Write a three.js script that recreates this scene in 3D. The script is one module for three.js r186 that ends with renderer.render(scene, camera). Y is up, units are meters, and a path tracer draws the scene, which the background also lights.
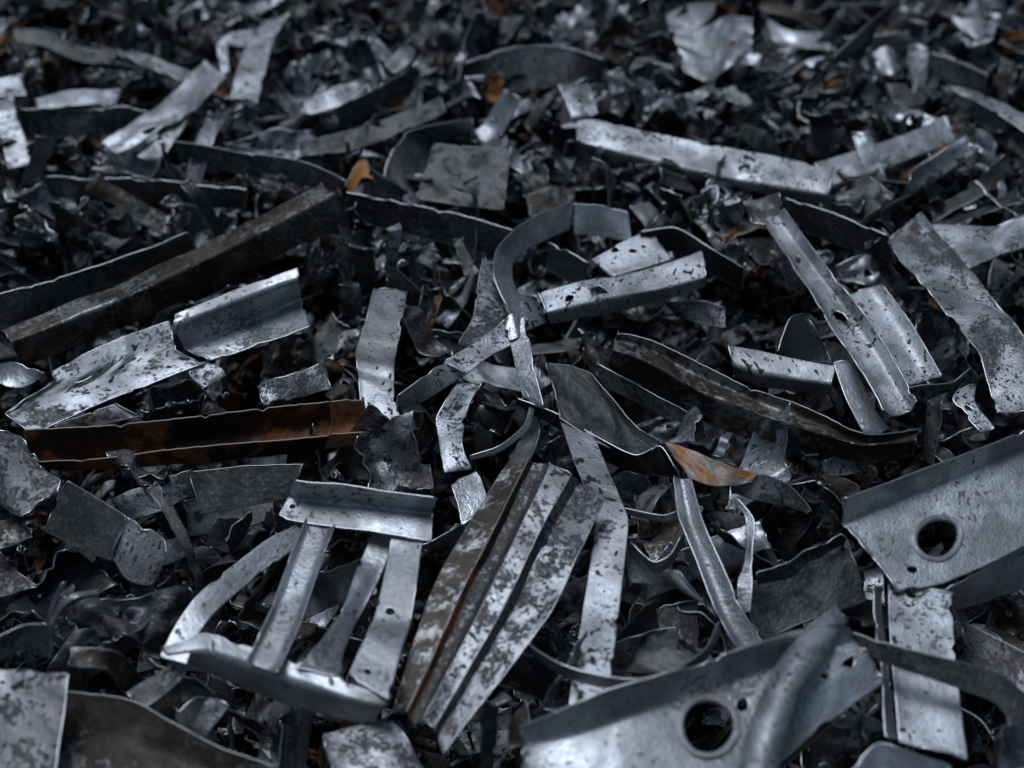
import * as THREE from 'three';

// ---------------------------------------------------------------- camera, sky, sun, exposure
const scene = new THREE.Scene();
const CAM_Y = 1.0, PITCH = 38 * Math.PI / 180, FOV = 32;
const camera = new THREE.PerspectiveCamera(FOV, 1024 / 768, 0.05, 60);
camera.position.set(0, CAM_Y, CAM_Y / Math.tan(PITCH));
camera.lookAt(0, 0, 0);
camera.updateMatrixWorld(true);
camera.focus = 1.50;
camera.userData.fStop = 2.5;

{ // overcast blue-grey sky, brighter towards the zenith as overcast skies are
  const w = 128, h = 64, d = new Float32Array(w * h * 4);
  for (let j = 0; j < h; j++) for (let i = 0; i < w; i++) {
    const el = ((j + 0.5) / h - 0.5) * Math.PI, s = Math.max(0, Math.sin(el));
    const L = el > 0 ? (1 + 2 * s) / 3 : 0.08;
    d.set([0.078 * L, 0.126 * L, 0.182 * L, 1], (j * w + i) * 4);
  }
  const sky = new THREE.DataTexture(d, w, h, THREE.RGBAFormat, THREE.FloatType);
  sky.mapping = THREE.EquirectangularReflectionMapping;
  sky.magFilter = sky.minFilter = THREE.LinearFilter; sky.needsUpdate = true;
  scene.background = sky; scene.environment = sky;
}
const sun = new THREE.DirectionalLight(0xe4efff, 1.5);
sun.position.set(-0.6, 3.0, -0.8); sun.castShadow = true; sun.shadow.radius = 60;
sun.shadow.mapSize.set(2048, 2048);
Object.assign(sun.shadow.camera, { left: -2.5, right: 2.5, top: 2.5, bottom: -2.5, near: 0.1, far: 12 });
scene.add(sun);

const renderer = new THREE.WebGLRenderer({ antialias: true });
renderer.setSize(1024, 768);
renderer.toneMapping = THREE.LinearToneMapping;
renderer.toneMappingExposure = 0.96;
renderer.shadowMap.enabled = true;

// ---------------------------------------------------------------- random numbers and noise
let seed = 12345;
function rnd() { seed = (seed + 0x6D2B79F5) | 0; let t = Math.imul(seed ^ (seed >>> 15), 1 | seed); t = (t + Math.imul(t ^ (t >>> 7), 61 | t)) ^ t; return ((t ^ (t >>> 14)) >>> 0) / 4294967296; }
const rr = (a, b) => a + (b - a) * rnd();
const gauss = () => (rnd() + rnd() + rnd() + rnd() - 2) * 0.87 * 2;
function hash(x, y, s) { let h = Math.imul(x, 374761393) + Math.imul(y, 668265263) + Math.imul(s, 974634777); h = Math.imul(h ^ (h >>> 13), 1274126177); return ((h ^ (h >>> 16)) >>> 0) / 4294967296; }
function noise(x, y, s = 0, p = 0) {
  let ix = Math.floor(x), iy = Math.floor(y); const fx = x - ix, fy = y - iy;
  const u = fx * fx * (3 - 2 * fx), v = fy * fy * (3 - 2 * fy);
  let jx = ix + 1, jy = iy + 1;
  if (p) { ix = ((ix % p) + p) % p; iy = ((iy % p) + p) % p; jx = ((jx % p) + p) % p; jy = ((jy % p) + p) % p; }
  const a = hash(ix, iy, s), b = hash(jx, iy, s), c = hash(ix, jy, s), e = hash(jx, jy, s);
  return a + (b - a) * u + (c - a) * v + (a - b - c + e) * u * v;
}
function fbm2(u, v, fu, fv, oct, s) { let a = 0.5, t = 0, n = 0; for (let o = 0; o < oct; o++) { t += a * noise(u * fu, v * fv, s + o * 17, 0 | Math.max(fu, fv)); n += a; a *= 0.5; fu *= 2; fv *= 2; } return t / n; }
function fbm(u, v, f, oct, s) { let a = 0.5, t = 0, n = 0; for (let o = 0; o < oct; o++) { t += a * noise(u * f, v * f, s + o * 17, f); n += a; a *= 0.5; f *= 2; } return t / n; }
const sst = (a, b, x) => { x = Math.min(1, Math.max(0, (x - a) / (b - a))); return x * x * (3 - 2 * x); };
const mix = (a, b, t) => a + (b - a) * t;
const s8 = (x) => { x = Math.min(1, Math.max(0, x)); return 255 * (x <= 0.0031308 ? 12.92 * x : 1.055 * Math.pow(x, 1 / 2.4) - 0.055); };

// ---------------------------------------------------------------- metal surfaces: colour, roughness + metalness, relief
const TILE = 0.42;
function surface(n, sd, fn) {
  const C = new Uint8Array(n * n * 4), R = new Uint8Array(n * n * 4), B = new Uint8Array(n * n * 4);
  const keep = seed; seed = sd * 7919;
  const scr = new Float32Array(n * n);
  for (let k = 0; k < 420; k++) {               // scratches
    let x = rnd() * n, y = rnd() * n; const a = (rnd() < 0.6 ? 0.1 : rnd() * 3.1) + rr(-0.25, 0.25), L = rr(0.01, 0.05 + 0.25 * rnd() * rnd()) * n, w = rr(0.2, 1);
    for (let q = 0; q < L; q++) { x += Math.cos(a); y += Math.sin(a); scr[(((y | 0) % n + n) % n) * n + ((x | 0) % n + n) % n] = w; }
  }
  seed = keep;
  for (let j = 0; j < n; j++) for (let i = 0; i < n; i++) {
    const u = i / n, v = j / n, k = (j * n + i) * 4;
    const o = fn(u, v, scr[j * n + i]);
    C[k] = s8(o.r); C[k + 1] = s8(o.g); C[k + 2] = s8(o.b); C[k + 3] = 255;
    R[k] = 0; R[k + 1] = 255 * Math.min(1, o.rough); R[k + 2] = 255 * o.metal; R[k + 3] = 255;
    B[k] = B[k + 1] = B[k + 2] = 255 * Math.min(1, Math.max(0, o.bump)); B[k + 3] = 255;
  }
  const tex = (d, srgb) => { const t = new THREE.DataTexture(d, n, n, THREE.RGBAFormat); t.wrapS = t.wrapT = THREE.RepeatWrapping; t.magFilter = THREE.LinearFilter; t.minFilter = THREE.LinearMipmapLinearFilter; t.generateMipmaps = true; if (srgb) t.colorSpace = THREE.SRGBColorSpace; t.needsUpdate = true; return t; };
  return { c: tex(C, true), r: tex(R), b: tex(B) };
}
// zinc-coated sheet: grey spangle, grime blotches, black pits, scratches. a = how much grime
const zinc = (sd, a0, grime, light, ro, pits = 1) => (u, v, scr) => {
  const wx = (fbm(u, v, 12, 3, sd + 31) - 0.5) * 0.05, wy = (fbm(u, v, 12, 3, sd + 37) - 0.5) * 0.05;
  const a = fbm(u + wx, v + wy, 4, 5, sd), b = fbm(u, v, 22, 4, sd + 3), c = fbm(u, v, 128, 2, sd + 5);
  const run = fbm(u, v * 3 % 1, 6, 4, sd + 13);
  const gr = noise(u * 220, v * 220, sd + 41, 220), st = sst(a0 - 0.05, a0 + 0.10, a * 0.5 + b * 0.42 + (c - 0.5) * 0.34 + (gr - 0.5) * 0.10 + 0.04) * grime * (0.72 + 0.28 * gr);
  const film = sst(0.36, 0.66, fbm(u - wy, v + wx, 7, 4, sd + 15) * 0.7 + run * 0.3) * 0.55 * grime;
  const clump = sst(0.42, 0.7, fbm(u, v, 7, 3, sd + 19));
  const w1 = noise((u + wx * 0.25) * 90, (v + wy * 0.25) * 60, sd + 9, 30), w2 = noise((u + wx * 0.4) * 34, (v + wy * 0.4) * 26, sd + 11, 2);
  const pit = pits * Math.min(1, sst(0.74, 0.82, w1 * 0.8 + c * 0.3 - 0.12 * (1 - clump)) + sst(0.84, 0.89, w2 * 0.86 + c * 0.2 - 0.10 * (1 - clump)));
  const d = Math.min(1, Math.max(st, pit, film)), g = light * (0.86 + 0.3 * (b - 0.5) + 0.3 * (c - 0.5)) + scr * 0.10;
  const rust = sst(0.48, 0.62, fbm(u, v, 8, 4, sd + 21)) * 0.55, dq = 0.25 + 1.5 * c * c + 0.5 * b;
  return { r: mix(g, mix(0.022, 0.085, rust) * dq, d), g: mix(g, mix(0.022, 0.048, rust) * dq, d), b: mix(g * 1.01, mix(0.023, 0.025, rust) * dq, d),
    rough: mix(ro + 0.25 * (b - 0.35) - scr * 0.08, 0.66, d), metal: mix(0.88, 0.25, Math.min(1, Math.max(st, pit))), bump: 0.5 + 0.3 * (c - 0.5) + 0.3 * (b - 0.5) - 0.35 * pit + 0.1 * st - 0.15 * scr };
};
const TEX = {
  galv: surface(1024, 1, zinc(100, 0.575, 1, 0.80, 0.52)),
  worn: surface(1024, 2, zinc(200, 0.500, 1, 0.62, 0.48)),
  clean: surface(512, 3, zinc(300, 0.62, 0.8, 0.68, 0.38, 0.5)),
  steel: surface(1024, 9, zinc(900, 0.61, 0.85, 0.80, 0.42, 0.75)),
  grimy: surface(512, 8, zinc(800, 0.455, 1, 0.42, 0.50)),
  dark: surface(512, 4, (u, v, scr) => { // dull dark steel with a thin greasy film
    const a = fbm(u, v, 5, 4, 401), b = fbm(u, v, 24, 4, 405), c = fbm(u, v, 100, 2, 407), t = sst(0.45, 0.65, a * 0.6 + b * 0.4);
    const g = mix(0.070, 0.026, t) + scr * 0.05 + 0.02 * (c - 0.5);
    return { r: g, g: g * 0.98, b: g, rough: mix(0.30, 0.6, t) + 0.2 * (c - 0.5), metal: mix(0.8, 0.35, t), bump: 0.5 + 0.4 * (c - 0.5) + 0.3 * (b - 0.5) - 0.2 * scr };
  }),
  plate: surface(512, 5, (u, v, scr) => { // grey-brown weathered plate with granular dirt
    const a = fbm(u, v, 6, 4, 501), b = fbm(u, v, 30, 4, 505), c = fbm(u, v, 128, 2, 507), t = sst(0.42, 0.62, a * 0.5 + b * 0.5), p = sst(0.68, 0.74, c);
    const g = mix(0.10, 0.034, t) * (0.8 + 0.6 * (c - 0.3)) + p * 0.04 + scr * 0.06;
    return { r: g * 1.06, g: g, b: g * 0.95, rough: 0.62 + 0.2 * t, metal: mix(0.4, 0.1, t), bump: 0.5 + 0.7 * (c - 0.5) + 0.4 * (b - 0.5) };
  }),
  dusty: surface(512, 10, (u, v, scr) => { // dry grey-brown dirt baked on sheet, rubbed paler here and there
    const a = fbm(u, v, 6, 4, 1001), b = fbm(u, v, 28, 4, 1005), c = fbm(u, v, 120, 2, 1007), t = sst(0.40, 0.64, a * 0.55 + b * 0.45), p = sst(0.66, 0.74, noise(u * 40, v * 40, 1009, 40) * 0.7 + c * 0.3);
    const g = mix(0.27, 0.12, t) * (0.75 + 0.6 * (c - 0.2)) * (1 - 0.7 * p) + scr * 0.05;
    return { r: g * 1.07, g: g, b: g * 0.93, rough: 0.7 + 0.15 * t, metal: 0.15, bump: 0.5 + 0.6 * (c - 0.5) + 0.4 * (b - 0.5) - 0.3 * p };
  }),
  brown: surface(512, 6, (u, v, scr) => { // brown oxide film over steel, worn through in places
    const a = fbm(u, v, 5, 5, 601), b = fbm(u, v, 26, 4, 605), c = fbm(u, v, 110, 2, 607), bare = sst(0.50, 0.68, a * 0.35 + fbm2(u, v, 4, 12, 4, 611) * 0.3 + b * 0.35 + (c - 0.5) * 0.3) * 0.85, t = fbm(u, v, 9, 4, 609);
    const r = mix(0.05, 0.15, sst(0.35, 0.7, t)), q = 0.75 + 0.7 * (c - 0.4);
    return { r: mix(r * q, 0.38, bare), g: mix(r * 0.72 * q, 0.37, bare), b: mix(r * 0.52 * q, 0.36, bare), rough: mix(0.6, 0.42, bare) + 0.2 * (c - 0.5), metal: mix(0.35, 0.9, bare), bump: 0.5 + 0.5 * (c - 0.5) + 0.4 * (b - 0.5) };
  }),
  rust: surface(512, 7, (u, v, scr) => { // orange and dark red-brown rust
    const a = fbm(u, v, 4, 5, 701), b = fbm(u, v, 20, 4, 705), c = fbm(u, v, 110, 2, 707), o = sst(0.52, 0.66, a * 0.65 + b * 0.35), q = 0.7 + 0.8 * (c - 0.35);
    return { r: mix(0.050, 0.40, o) * q, g: mix(0.026, 0.140, o) * q, b: mix(0.018, 0.032, o) * q, rough: mix(0.5, 0.68, o) + 0.2 * (b - 0.5), metal: mix(0.4, 0.15, o), bump: 0.5 + 0.6 * (c - 0.5) + 0.5 * (b - 0.5) };
  }),
  fresh: surface(512, 11, (u, v, scr) => { // fresh orange rust blooming over pale sheet
    const a = fbm(u, v, 5, 4, 1101), b = fbm(u, v, 24, 4, 1105), c = fbm(u, v, 120, 2, 1107), o = sst(0.36, 0.54, a * 0.6 + b * 0.4), k = sst(0.56, 0.7, fbm(u, v, 9, 4, 1111)), q = 0.7 + 0.8 * (c - 0.3);
    return { r: mix(0.45, mix(0.60, 0.20, k), o) * q, g: mix(0.38, mix(0.23, 0.08, k), o) * q, b: mix(0.33, mix(0.05, 0.03, k), o) * q, rough: 0.6 + 0.1 * o, metal: mix(0.5, 0.1, o), bump: 0.5 + 0.6 * (c - 0.5) + 0.4 * (b - 0.5) };
  }),
};
function metal(k, tint = 1, bump = 0.0011) {
  const t = TEX[k], m = new THREE.MeshStandardMaterial({ map: t.c, roughnessMap: t.r, metalnessMap: t.r, bumpMap: t.b, bumpScale: bump, roughness: 1, metalness: 1, side: THREE.DoubleSide });
  m.color.setRGB(tint, tint, tint); m.name = k; return m;
}
const cutSteel = new THREE.MeshStandardMaterial({ metalness: 0.95, roughness: 0.32, side: THREE.DoubleSide }); cutSteel.color.setRGB(0.62, 0.62, 0.62);
const cutDull = new THREE.MeshStandardMaterial({ metalness: 0.9, roughness: 0.42, side: THREE.DoubleSide }); cutDull.color.setRGB(0.36, 0.35, 0.34);
const cutRust = new THREE.MeshStandardMaterial({ metalness: 0.6, roughness: 0.5, side: THREE.DoubleSide }); cutRust.color.setRGB(0.34, 0.27, 0.22);
const soil = new THREE.MeshStandardMaterial({ map: TEX.plate.c, bumpMap: TEX.plate.b, bumpScale: 0.003, roughness: 0.95 });
const MAT = {
  galv: [metal('galv'), cutSteel], worn: [metal('worn'), cutSteel], clean: [metal('clean'), cutSteel], steel: [metal('steel', 1, 0.0009), cutSteel], dusty: [metal('dusty', 1, 0.0014), cutDull], dark: [metal('dark'), cutSteel],
  plate: [metal('plate', 1, 0.0014), cutDull], brown: [metal('brown', 1, 0.0012), cutDull], rust: [metal('rust', 1, 0.0014), cutRust], fresh: [metal('fresh', 1, 0.0012), cutRust], grimy: [metal('grimy'), cutDull], shadedZinc: [metal('grimy'), cutSteel],  // last set: darker grimy zinc paints the shade on upright galvanised strips
};

// ---------------------------------------------------------------- turning a spot on the heap into a point: image column and row seen at a height above the heap's level
const fwd = new THREE.Vector3(), rightV = new THREE.Vector3(), upV = new THREE.Vector3();
camera.matrixWorld.extractBasis(rightV, upV, fwd); fwd.negate();
const TT = Math.tan(FOV * Math.PI / 360);
function at([px, py, h = 0, dx = 0, dy = 0, dz = 0]) {
  const d = fwd.clone().addScaledVector(rightV, (px / 512 - 1) * TT * 4 / 3).addScaledVector(upV, (1 - py / 384) * TT);
  const t = (h / 100 - camera.position.y) / d.y;
  return camera.position.clone().addScaledVector(d, t).add(new THREE.Vector3(dx, dy, dz).multiplyScalar(0.01));
}
function seenAt(p) { const q = p.clone().sub(camera.position), z = q.dot(fwd); return [(q.dot(rightV) / z / TT * 0.75 + 1) * 512, (1 - q.dot(upV) / z / TT) * 384]; }

// ---------------------------------------------------------------- sheet metal: a lofted, creased, dented, ragged-edged sheet with real thickness and cut holes
let sheetNo = 0;
function sheet(rows, o = {}) {
  const sd = 1000 + 31 * sheetNo++, step = o.step ?? 0.0055;
  let P = rows.map((r) => r.map((p) => p.isVector3 ? p.clone() : at(p)));
  // across
  const N = P[0].length, segV = [];
  for (let j = 0; j < N - 1; j++) { let L = 0; for (const r of P) L = Math.max(L, r[j].distanceTo(r[j + 1])); segV.push(Math.max(1, Math.round(L / step))); }
  P = P.map((r) => {
    const out = []; const cr = o.curveV && N > 2 ? new THREE.CatmullRomCurve3(r, false, 'centripetal') : null;
    for (let j = 0; j < N - 1; j++) for (let k = 0; k < segV[j]; k++) out.push(cr ? cr.getPoint((j + k / segV[j]) / (N - 1)) : r[j].clone().lerp(r[j + 1], k / segV[j]));
    out.push(r[N - 1].clone()); return out;
  });
  // along
  const M = P.length, W = P[0].length, segU = [], G = [];
  for (let i = 0; i < M - 1; i++) { let L = 0; for (let j = 0; j < W; j += Math.max(1, W - 1)) L = Math.max(L, P[i][j].distanceTo(P[i + 1][j])); segU.push(Math.max(1, Math.round(L / step))); }
  const cols = []; for (let j = 0; j < W; j++) cols.push(M > 2 && !o.sharp ? new THREE.CatmullRomCurve3(P.map((r) => r[j]), false, 'catmullrom', 0.35) : null);
  for (let i = 0; i < M - 1; i++) for (let k = 0; k < segU[i] + (i === M - 2 ? 1 : 0); k++) {
    const f = k / segU[i]; G.push(cols.map((c, j) => c ? c.getPoint((i + f) / (M - 1)) : P[i][j].clone().lerp(P[i + 1][j], f)));
  }
  const U = G.length;
  for (let q = 0; q < (o.round ?? 1); q++) { // soften folds
    for (const r of G) { const c = r.map((p) => p.clone()); for (let j = 1; j < W - 1; j++) r[j].copy(c[j]).multiplyScalar(2).add(c[j - 1]).add(c[j + 1]).multiplyScalar(0.25); }
    for (let j = 0; j < W; j++) { const c = G.map((r) => r[j].clone()); for (let i = 1; i < U - 1; i++) G[i][j].copy(c[i]).multiplyScalar(2).add(c[i - 1]).add(c[i + 1]).multiplyScalar(0.25); }
  }
  const S = [0], T = [0];
  for (let i = 1; i < U; i++) { let d = 0; for (let j = 0; j < W; j++) d += G[i][j].distanceTo(G[i - 1][j]); S.push(S[i - 1] + d / W); }
  for (let j = 1; j < W; j++) { let d = 0; for (let i = 0; i < U; i++) d += G[i][j].distanceTo(G[i][j - 1]); T.push(T[j - 1] + d / U); }
  const LS = S[U - 1], LT = T[W - 1];
  const normalAt = (g, i, j) => {
    const a = g[Math.min(U - 1, i + 1)][j].clone().sub(g[Math.max(0, i - 1)][j]), b = g[i][Math.min(W - 1, j + 1)].clone().sub(g[i][Math.max(0, j - 1)]);
    return a.cross(b).normalize();
  };
  // dents
  const cr = o.crumple ?? 0.003, cs = o.dent ?? 0.055, ox = hash(sd, 1, 5) * 50, oy = hash(sd, 2, 5) * 50;
  const D = G.map((r, i) => r.map((p, j) => {
    const s = S[i] / cs + ox, t = T[j] / cs + oy;
    const rid = 1 - 2 * Math.abs(Math.abs(2 * noise(s * 0.6, t * 0.6, sd + 4) - 1) - 0.35);
    return p.clone().addScaledVector(normalAt(G, i, j), cr * ((noise(s, t, sd) - 0.5) * 2 + (noise(s * 3.1, t * 3.1, sd + 1) - 0.5) * 0.5 + (rid - 0.5) * 1.1));
  }));
  // ragged edges
  const rag = o.rag ?? 0.0022, ragEnd = o.ragEnd ?? rag * 2.2;
  const bite = (x, s) => { const f = (q) => { const g = x / q, i = Math.floor(g); return mix(hash(i, s, sd), hash(i + 1, s, sd), g - i); }; return f(0.0055) * 0.35 + f(0.017) * 0.2 + sst(0.80, 0.84, f(0.023)) * 3.4 * f(0.007); };
  for (let i = 0; i < U; i++) {
    if (W > 2) for (const [j, k, s] of [[0, 1, 1], [W - 1, W - 2, 5]]) {
      const e = D[i][k].clone().sub(D[i][j]), L = e.length() || 1e-6; D[i][j].addScaledVector(e, Math.min(0.85, rag * bite(S[i], s) / L));
      D[i][j].addScaledVector(normalAt(D, i, j), (noise(S[i] / 0.06, s + 2, sd + 2) - 0.5) * rag * 0.6);
    }
  }
  if (U > 2) for (let j = 0; j < W; j++) for (const [i, k, s] of [[0, 1, 11], [U - 1, U - 2, 15]]) {
    const e = D[k][j].clone().sub(D[i][j]), L = e.length() || 1e-6; D[i][j].addScaledVector(e, Math.min(0.85, ragEnd * bite(T[j], s) / L));
    D[i][j].addScaledVector(normalAt(D, i, j), (noise(T[j] / 0.014, s + 2, sd + 2) - 0.5) * ragEnd * 1.3);
  }
  const src = D.map((r) => r.map((p) => p.clone()));
  const bil = (s, t, Q = src) => {
    let i = 0, j = 0; while (i < U - 2 && S[i + 1] < s) i++; while (j < W - 2 && T[j + 1] < t) j++;
    const f = (s - S[i]) / (S[i + 1] - S[i]), g = (t - T[j]) / (T[j + 1] - T[j]);
    return Q[i][j].clone().lerp(Q[i + 1][j], f).lerp(Q[i][j + 1].clone().lerp(Q[i + 1][j + 1], f), g);
  };
  // holes: [column, row, radius in mm, stretch, irregularity]
  const gone = new Uint8Array(U * W), rings = [];
  const uvS = Array.from({ length: U }, (_, i) => new Float32Array(W).fill(S[i])), uvT = Array.from({ length: U }, () => Float32Array.from(T));
  for (const [hx, hy, hr, stretch = 1, irr = 0] of o.holes ?? []) {
    let best = 1e9, bs = hx * LS, bt = hy * LT;
    if (!o.fraction) for (let i = 0; i < U; i++) for (let j = 0; j < W; j++) { const q = seenAt(src[i][j]), d = (q[0] - hx) ** 2 + (q[1] - hy) ** 2; if (d < best) { best = d; bs = S[i]; bt = T[j]; } }
    const R = hr / 1000, rad = (a) => R * (1 + irr * (noise(Math.cos(a) * 1.5 + 5, Math.sin(a) * 1.5 + 5, sd + hx) - 0.5) * 2);
    const ins = (s, t) => { const ds = (s - bs) / stretch, dt = t - bt, d = Math.hypot(ds, dt); return d < rad(Math.atan2(dt, ds)); };
    const local = new Uint8Array(U * W);
    for (let i = 0; i < U - 1; i++) for (let j = 0; j < W - 1; j++) if (ins((S[i] + S[i + 1]) / 2, (T[j] + T[j + 1]) / 2)) local[i * W + j] = gone[i * W + j] = 1;
    for (let i = 1; i < U - 1; i++) for (let j = 1; j < W - 1; j++) {
      const k = local[i * W + j] + local[(i - 1) * W + j] + local[i * W + j - 1] + local[(i - 1) * W + j - 1];
      if (k > 0 && k < 4) {
        const ds = (S[i] - bs) / stretch, dt = T[j] - bt, a = Math.atan2(dt, ds), r = rad(a), s = bs + Math.cos(a) * r * stretch, t = bt + Math.sin(a) * r;
        D[i][j].copy(bil(Math.min(LS, Math.max(0, s)), Math.min(LT, Math.max(0, t)))); uvS[i][j] = s; uvT[i][j] = t;
      }
    }
    if (o.ring && hr > 15) { const pts = []; for (let k = 0; k < 40; k++) { const a = k / 40 * 6.28319; pts.push(bil(bs + Math.cos(a) * R * stretch * 1.02, bt + Math.sin(a) * R * 1.02)); } rings.push(pts); }
  }
  // solid
  const th = (o.th ?? 0.002) / 2, pos = [], nor = [], uv = [], idx = [], edge = [];
  const NR = D.map((r, i) => r.map((p, j) => normalAt(D, i, j)));
  const uk = mix(0.65, 1.5, hash(sd, 7, 9)), ur = o.grain ? 0 : hash(sd, 8, 9) * 6.283, uc = Math.cos(ur), un = Math.sin(ur);
  const u0 = o.uv?.[0] ?? hash(sd, 3, 9) * 7, v0 = o.uv?.[1] ?? hash(sd, 4, 9) * 7;
  for (const side of [1, -1]) for (let i = 0; i < U; i++) for (let j = 0; j < W; j++) {
    const n = NR[i][j], p = D[i][j]; pos.push(p.x + n.x * th * side, p.y + n.y * th * side, p.z + n.z * th * side); nor.push(n.x * side, n.y * side, n.z * side);
    const us = uvS[i][j] / TILE * uk, ut = uvT[i][j] / TILE * uk; uv.push(us * uc - ut * un + u0 + (side < 0 ? 0.37 : 0), us * un + ut * uc + v0);
  }
  const V = U * W, has = (i, j) => i >= 0 && j >= 0 && i < U - 1 && j < W - 1 && !gone[i * W + j];
  const rim = [], outw = new Map(); // cut edges are rounded over: a half-round bead of bare metal
  const wall = (a, b, m) => {
    const A = D[(a / W) | 0][a % W], B = D[(b / W) | 0][b % W], e = B.clone().sub(A).normalize(), o = A.clone().add(B).multiplyScalar(0.5).sub(m); o.addScaledVector(e, -o.dot(e)).normalize();
    for (const k of [a, b]) { if (!outw.has(k)) outw.set(k, new THREE.Vector3()); outw.get(k).add(o); }
    rim.push(a, b);
  };
  for (let i = 0; i < U - 1; i++) for (let j = 0; j < W - 1; j++) if (has(i, j)) {
    const a = i * W + j, b = a + W, c = b + 1, d = a + 1;
    idx.push(a, b, c, a, c, d, V + a, V + c, V + b, V + a, V + d, V + c);
    const m = D[i][j].clone().add(D[i + 1][j + 1]).add(D[i + 1][j]).add(D[i][j + 1]).multiplyScalar(0.25);
    if (!has(i - 1, j)) wall(a, d, m); if (!has(i + 1, j)) wall(c, b, m); if (!has(i, j - 1)) wall(b, a, m); if (!has(i, j + 1)) wall(d, c, m);
  }
  const bead = new Map(), BN = o.beads ?? 4, br = th * 1.15;
  for (const [k, v] of outw) {
    const i = (k / W) | 0, j = k % W, p = D[i][j], n = NR[i][j]; v.addScaledVector(n, -v.dot(n)).normalize(); bead.set(k, pos.length / 3);
    for (let q = 0; q <= BN; q++) { const a = Math.PI * q / BN, cx = Math.cos(a), sx = Math.sin(a); const d = n.clone().multiplyScalar(cx).addScaledVector(v, sx); pos.push(p.x + d.x * br, p.y + d.y * br, p.z + d.z * br); nor.push(d.x, d.y, d.z); uv.push(0, 0); }
  }
  for (let r = 0; r < rim.length; r += 2) { let a = bead.get(rim[r]), b = bead.get(rim[r + 1]); const V3 = (k, A) => new THREE.Vector3().fromArray(A, k * 3), h = BN >> 1;
    if (V3(a + h + 1, pos).sub(V3(a + h - 1, pos)).cross(V3(b + h, pos).sub(V3(a + h, pos))).dot(V3(a + h, nor)) < 0) [a, b] = [b, a];
    for (let q = 0; q < BN; q++) edge.push(a + q, a + q + 1, b + q + 1, a + q, b + q + 1, b + q); }
  const g = new THREE.BufferGeometry();
  g.setAttribute('position', new THREE.Float32BufferAttribute(pos, 3)); g.setAttribute('normal', new THREE.Float32BufferAttribute(nor, 3)); g.setAttribute('uv', new THREE.Float32BufferAttribute(uv, 2));
  g.setIndex(idx.concat(edge)); g.addGroup(0, idx.length, 0); g.addGroup(idx.length, edge.length, 1);
  if (o.flat) { // crisp creases: every small face keeps its own normal
    const f = g.toNonIndexed(), P3 = f.attributes.position, N3 = f.attributes.normal, A = new THREE.Vector3(), B = new THREE.Vector3(), C = new THREE.Vector3();
    for (let k = 0; k < idx.length; k += 3) { A.fromBufferAttribute(P3, k); B.fromBufferAttribute(P3, k + 1); C.fromBufferAttribute(P3, k + 2); B.sub(A); C.sub(A); B.cross(C).normalize(); for (let q = 0; q < 3; q++) N3.setXYZ(k + q, B.x, B.y, B.z); }
    f.clearGroups(); f.addGroup(0, idx.length, 0); f.addGroup(idx.length, edge.length, 1); f.userData = { rings, points: src }; return f;
  }
  g.userData.rings = rings; g.userData.points = src;
  return g;
}
// ---------------------------------------------------------------- naming
const taken = new Map();
function numbered(n) { const k = taken.get(n) ?? 0; taken.set(n, k + 1); return k ? n + '_' + String(k).padStart(3, '0') : n; }
function tag(o, label, category, group) { o.userData.label = label; o.userData.category = category; if (group) o.userData.group = group; return o; }
const cover = new Map(); // which 8-pixel cells a traced piece covers, so that loose shards are put where they can be seen
function note(g) { for (const r of g.userData.points) for (const p of r) { const q = seenAt(p); cover.set((q[0] >> 3) + ',' + (q[1] >> 3), p.y); } }
function mesh(name, g, mats, parent) {
  const m = new THREE.Mesh(g, mats); m.castShadow = m.receiveShadow = true; m.name = name; parent.add(m); return m;
}
function centre(m) { // put a piece's origin at its own foot
  const g = m.geometry; g.computeBoundingBox(); const c = g.boundingBox.getCenter(new THREE.Vector3()); c.y = g.boundingBox.min.y; g.translate(-c.x, -c.y, -c.z); m.position.copy(c);
}
function piece(name, label, category, mat, rows, o = {}) {
  const g = sheet(rows, o); note(g);
  const m = mesh(numbered(name), g, MAT[mat], scene); centre(m); return tag(m, label, category, o.group);
}
// a thing of several sheets: parts = [[name, material, rows, options], ...]
function assembly(name, label, category, parts, group) {
  const t = new THREE.Group(); t.name = numbered(name); scene.add(t); tag(t, label, category, group);
  const ms = parts.map(([n, mat, rows, o = {}]) => { const g = sheet(rows, o); note(g); const m = mesh(n, g, MAT[mat], t); for (const pts of g.userData.rings) ring(pts, m, o.ring); return m; });
  const b = new THREE.Box3(); for (const m of ms) { m.geometry.computeBoundingBox(); b.union(m.geometry.boundingBox); }
  const c = b.getCenter(new THREE.Vector3()); c.y = b.min.y; t.position.copy(c); for (const m of ms) m.position.copy(c).negate();
  return t;
}
function ring(pts, parent, r) {
  const g = new THREE.TubeGeometry(new THREE.CatmullRomCurve3(pts, true), 64, r, 8, true);
  mesh('hole_rim', g, MAT.clean[0], parent);
}

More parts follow.
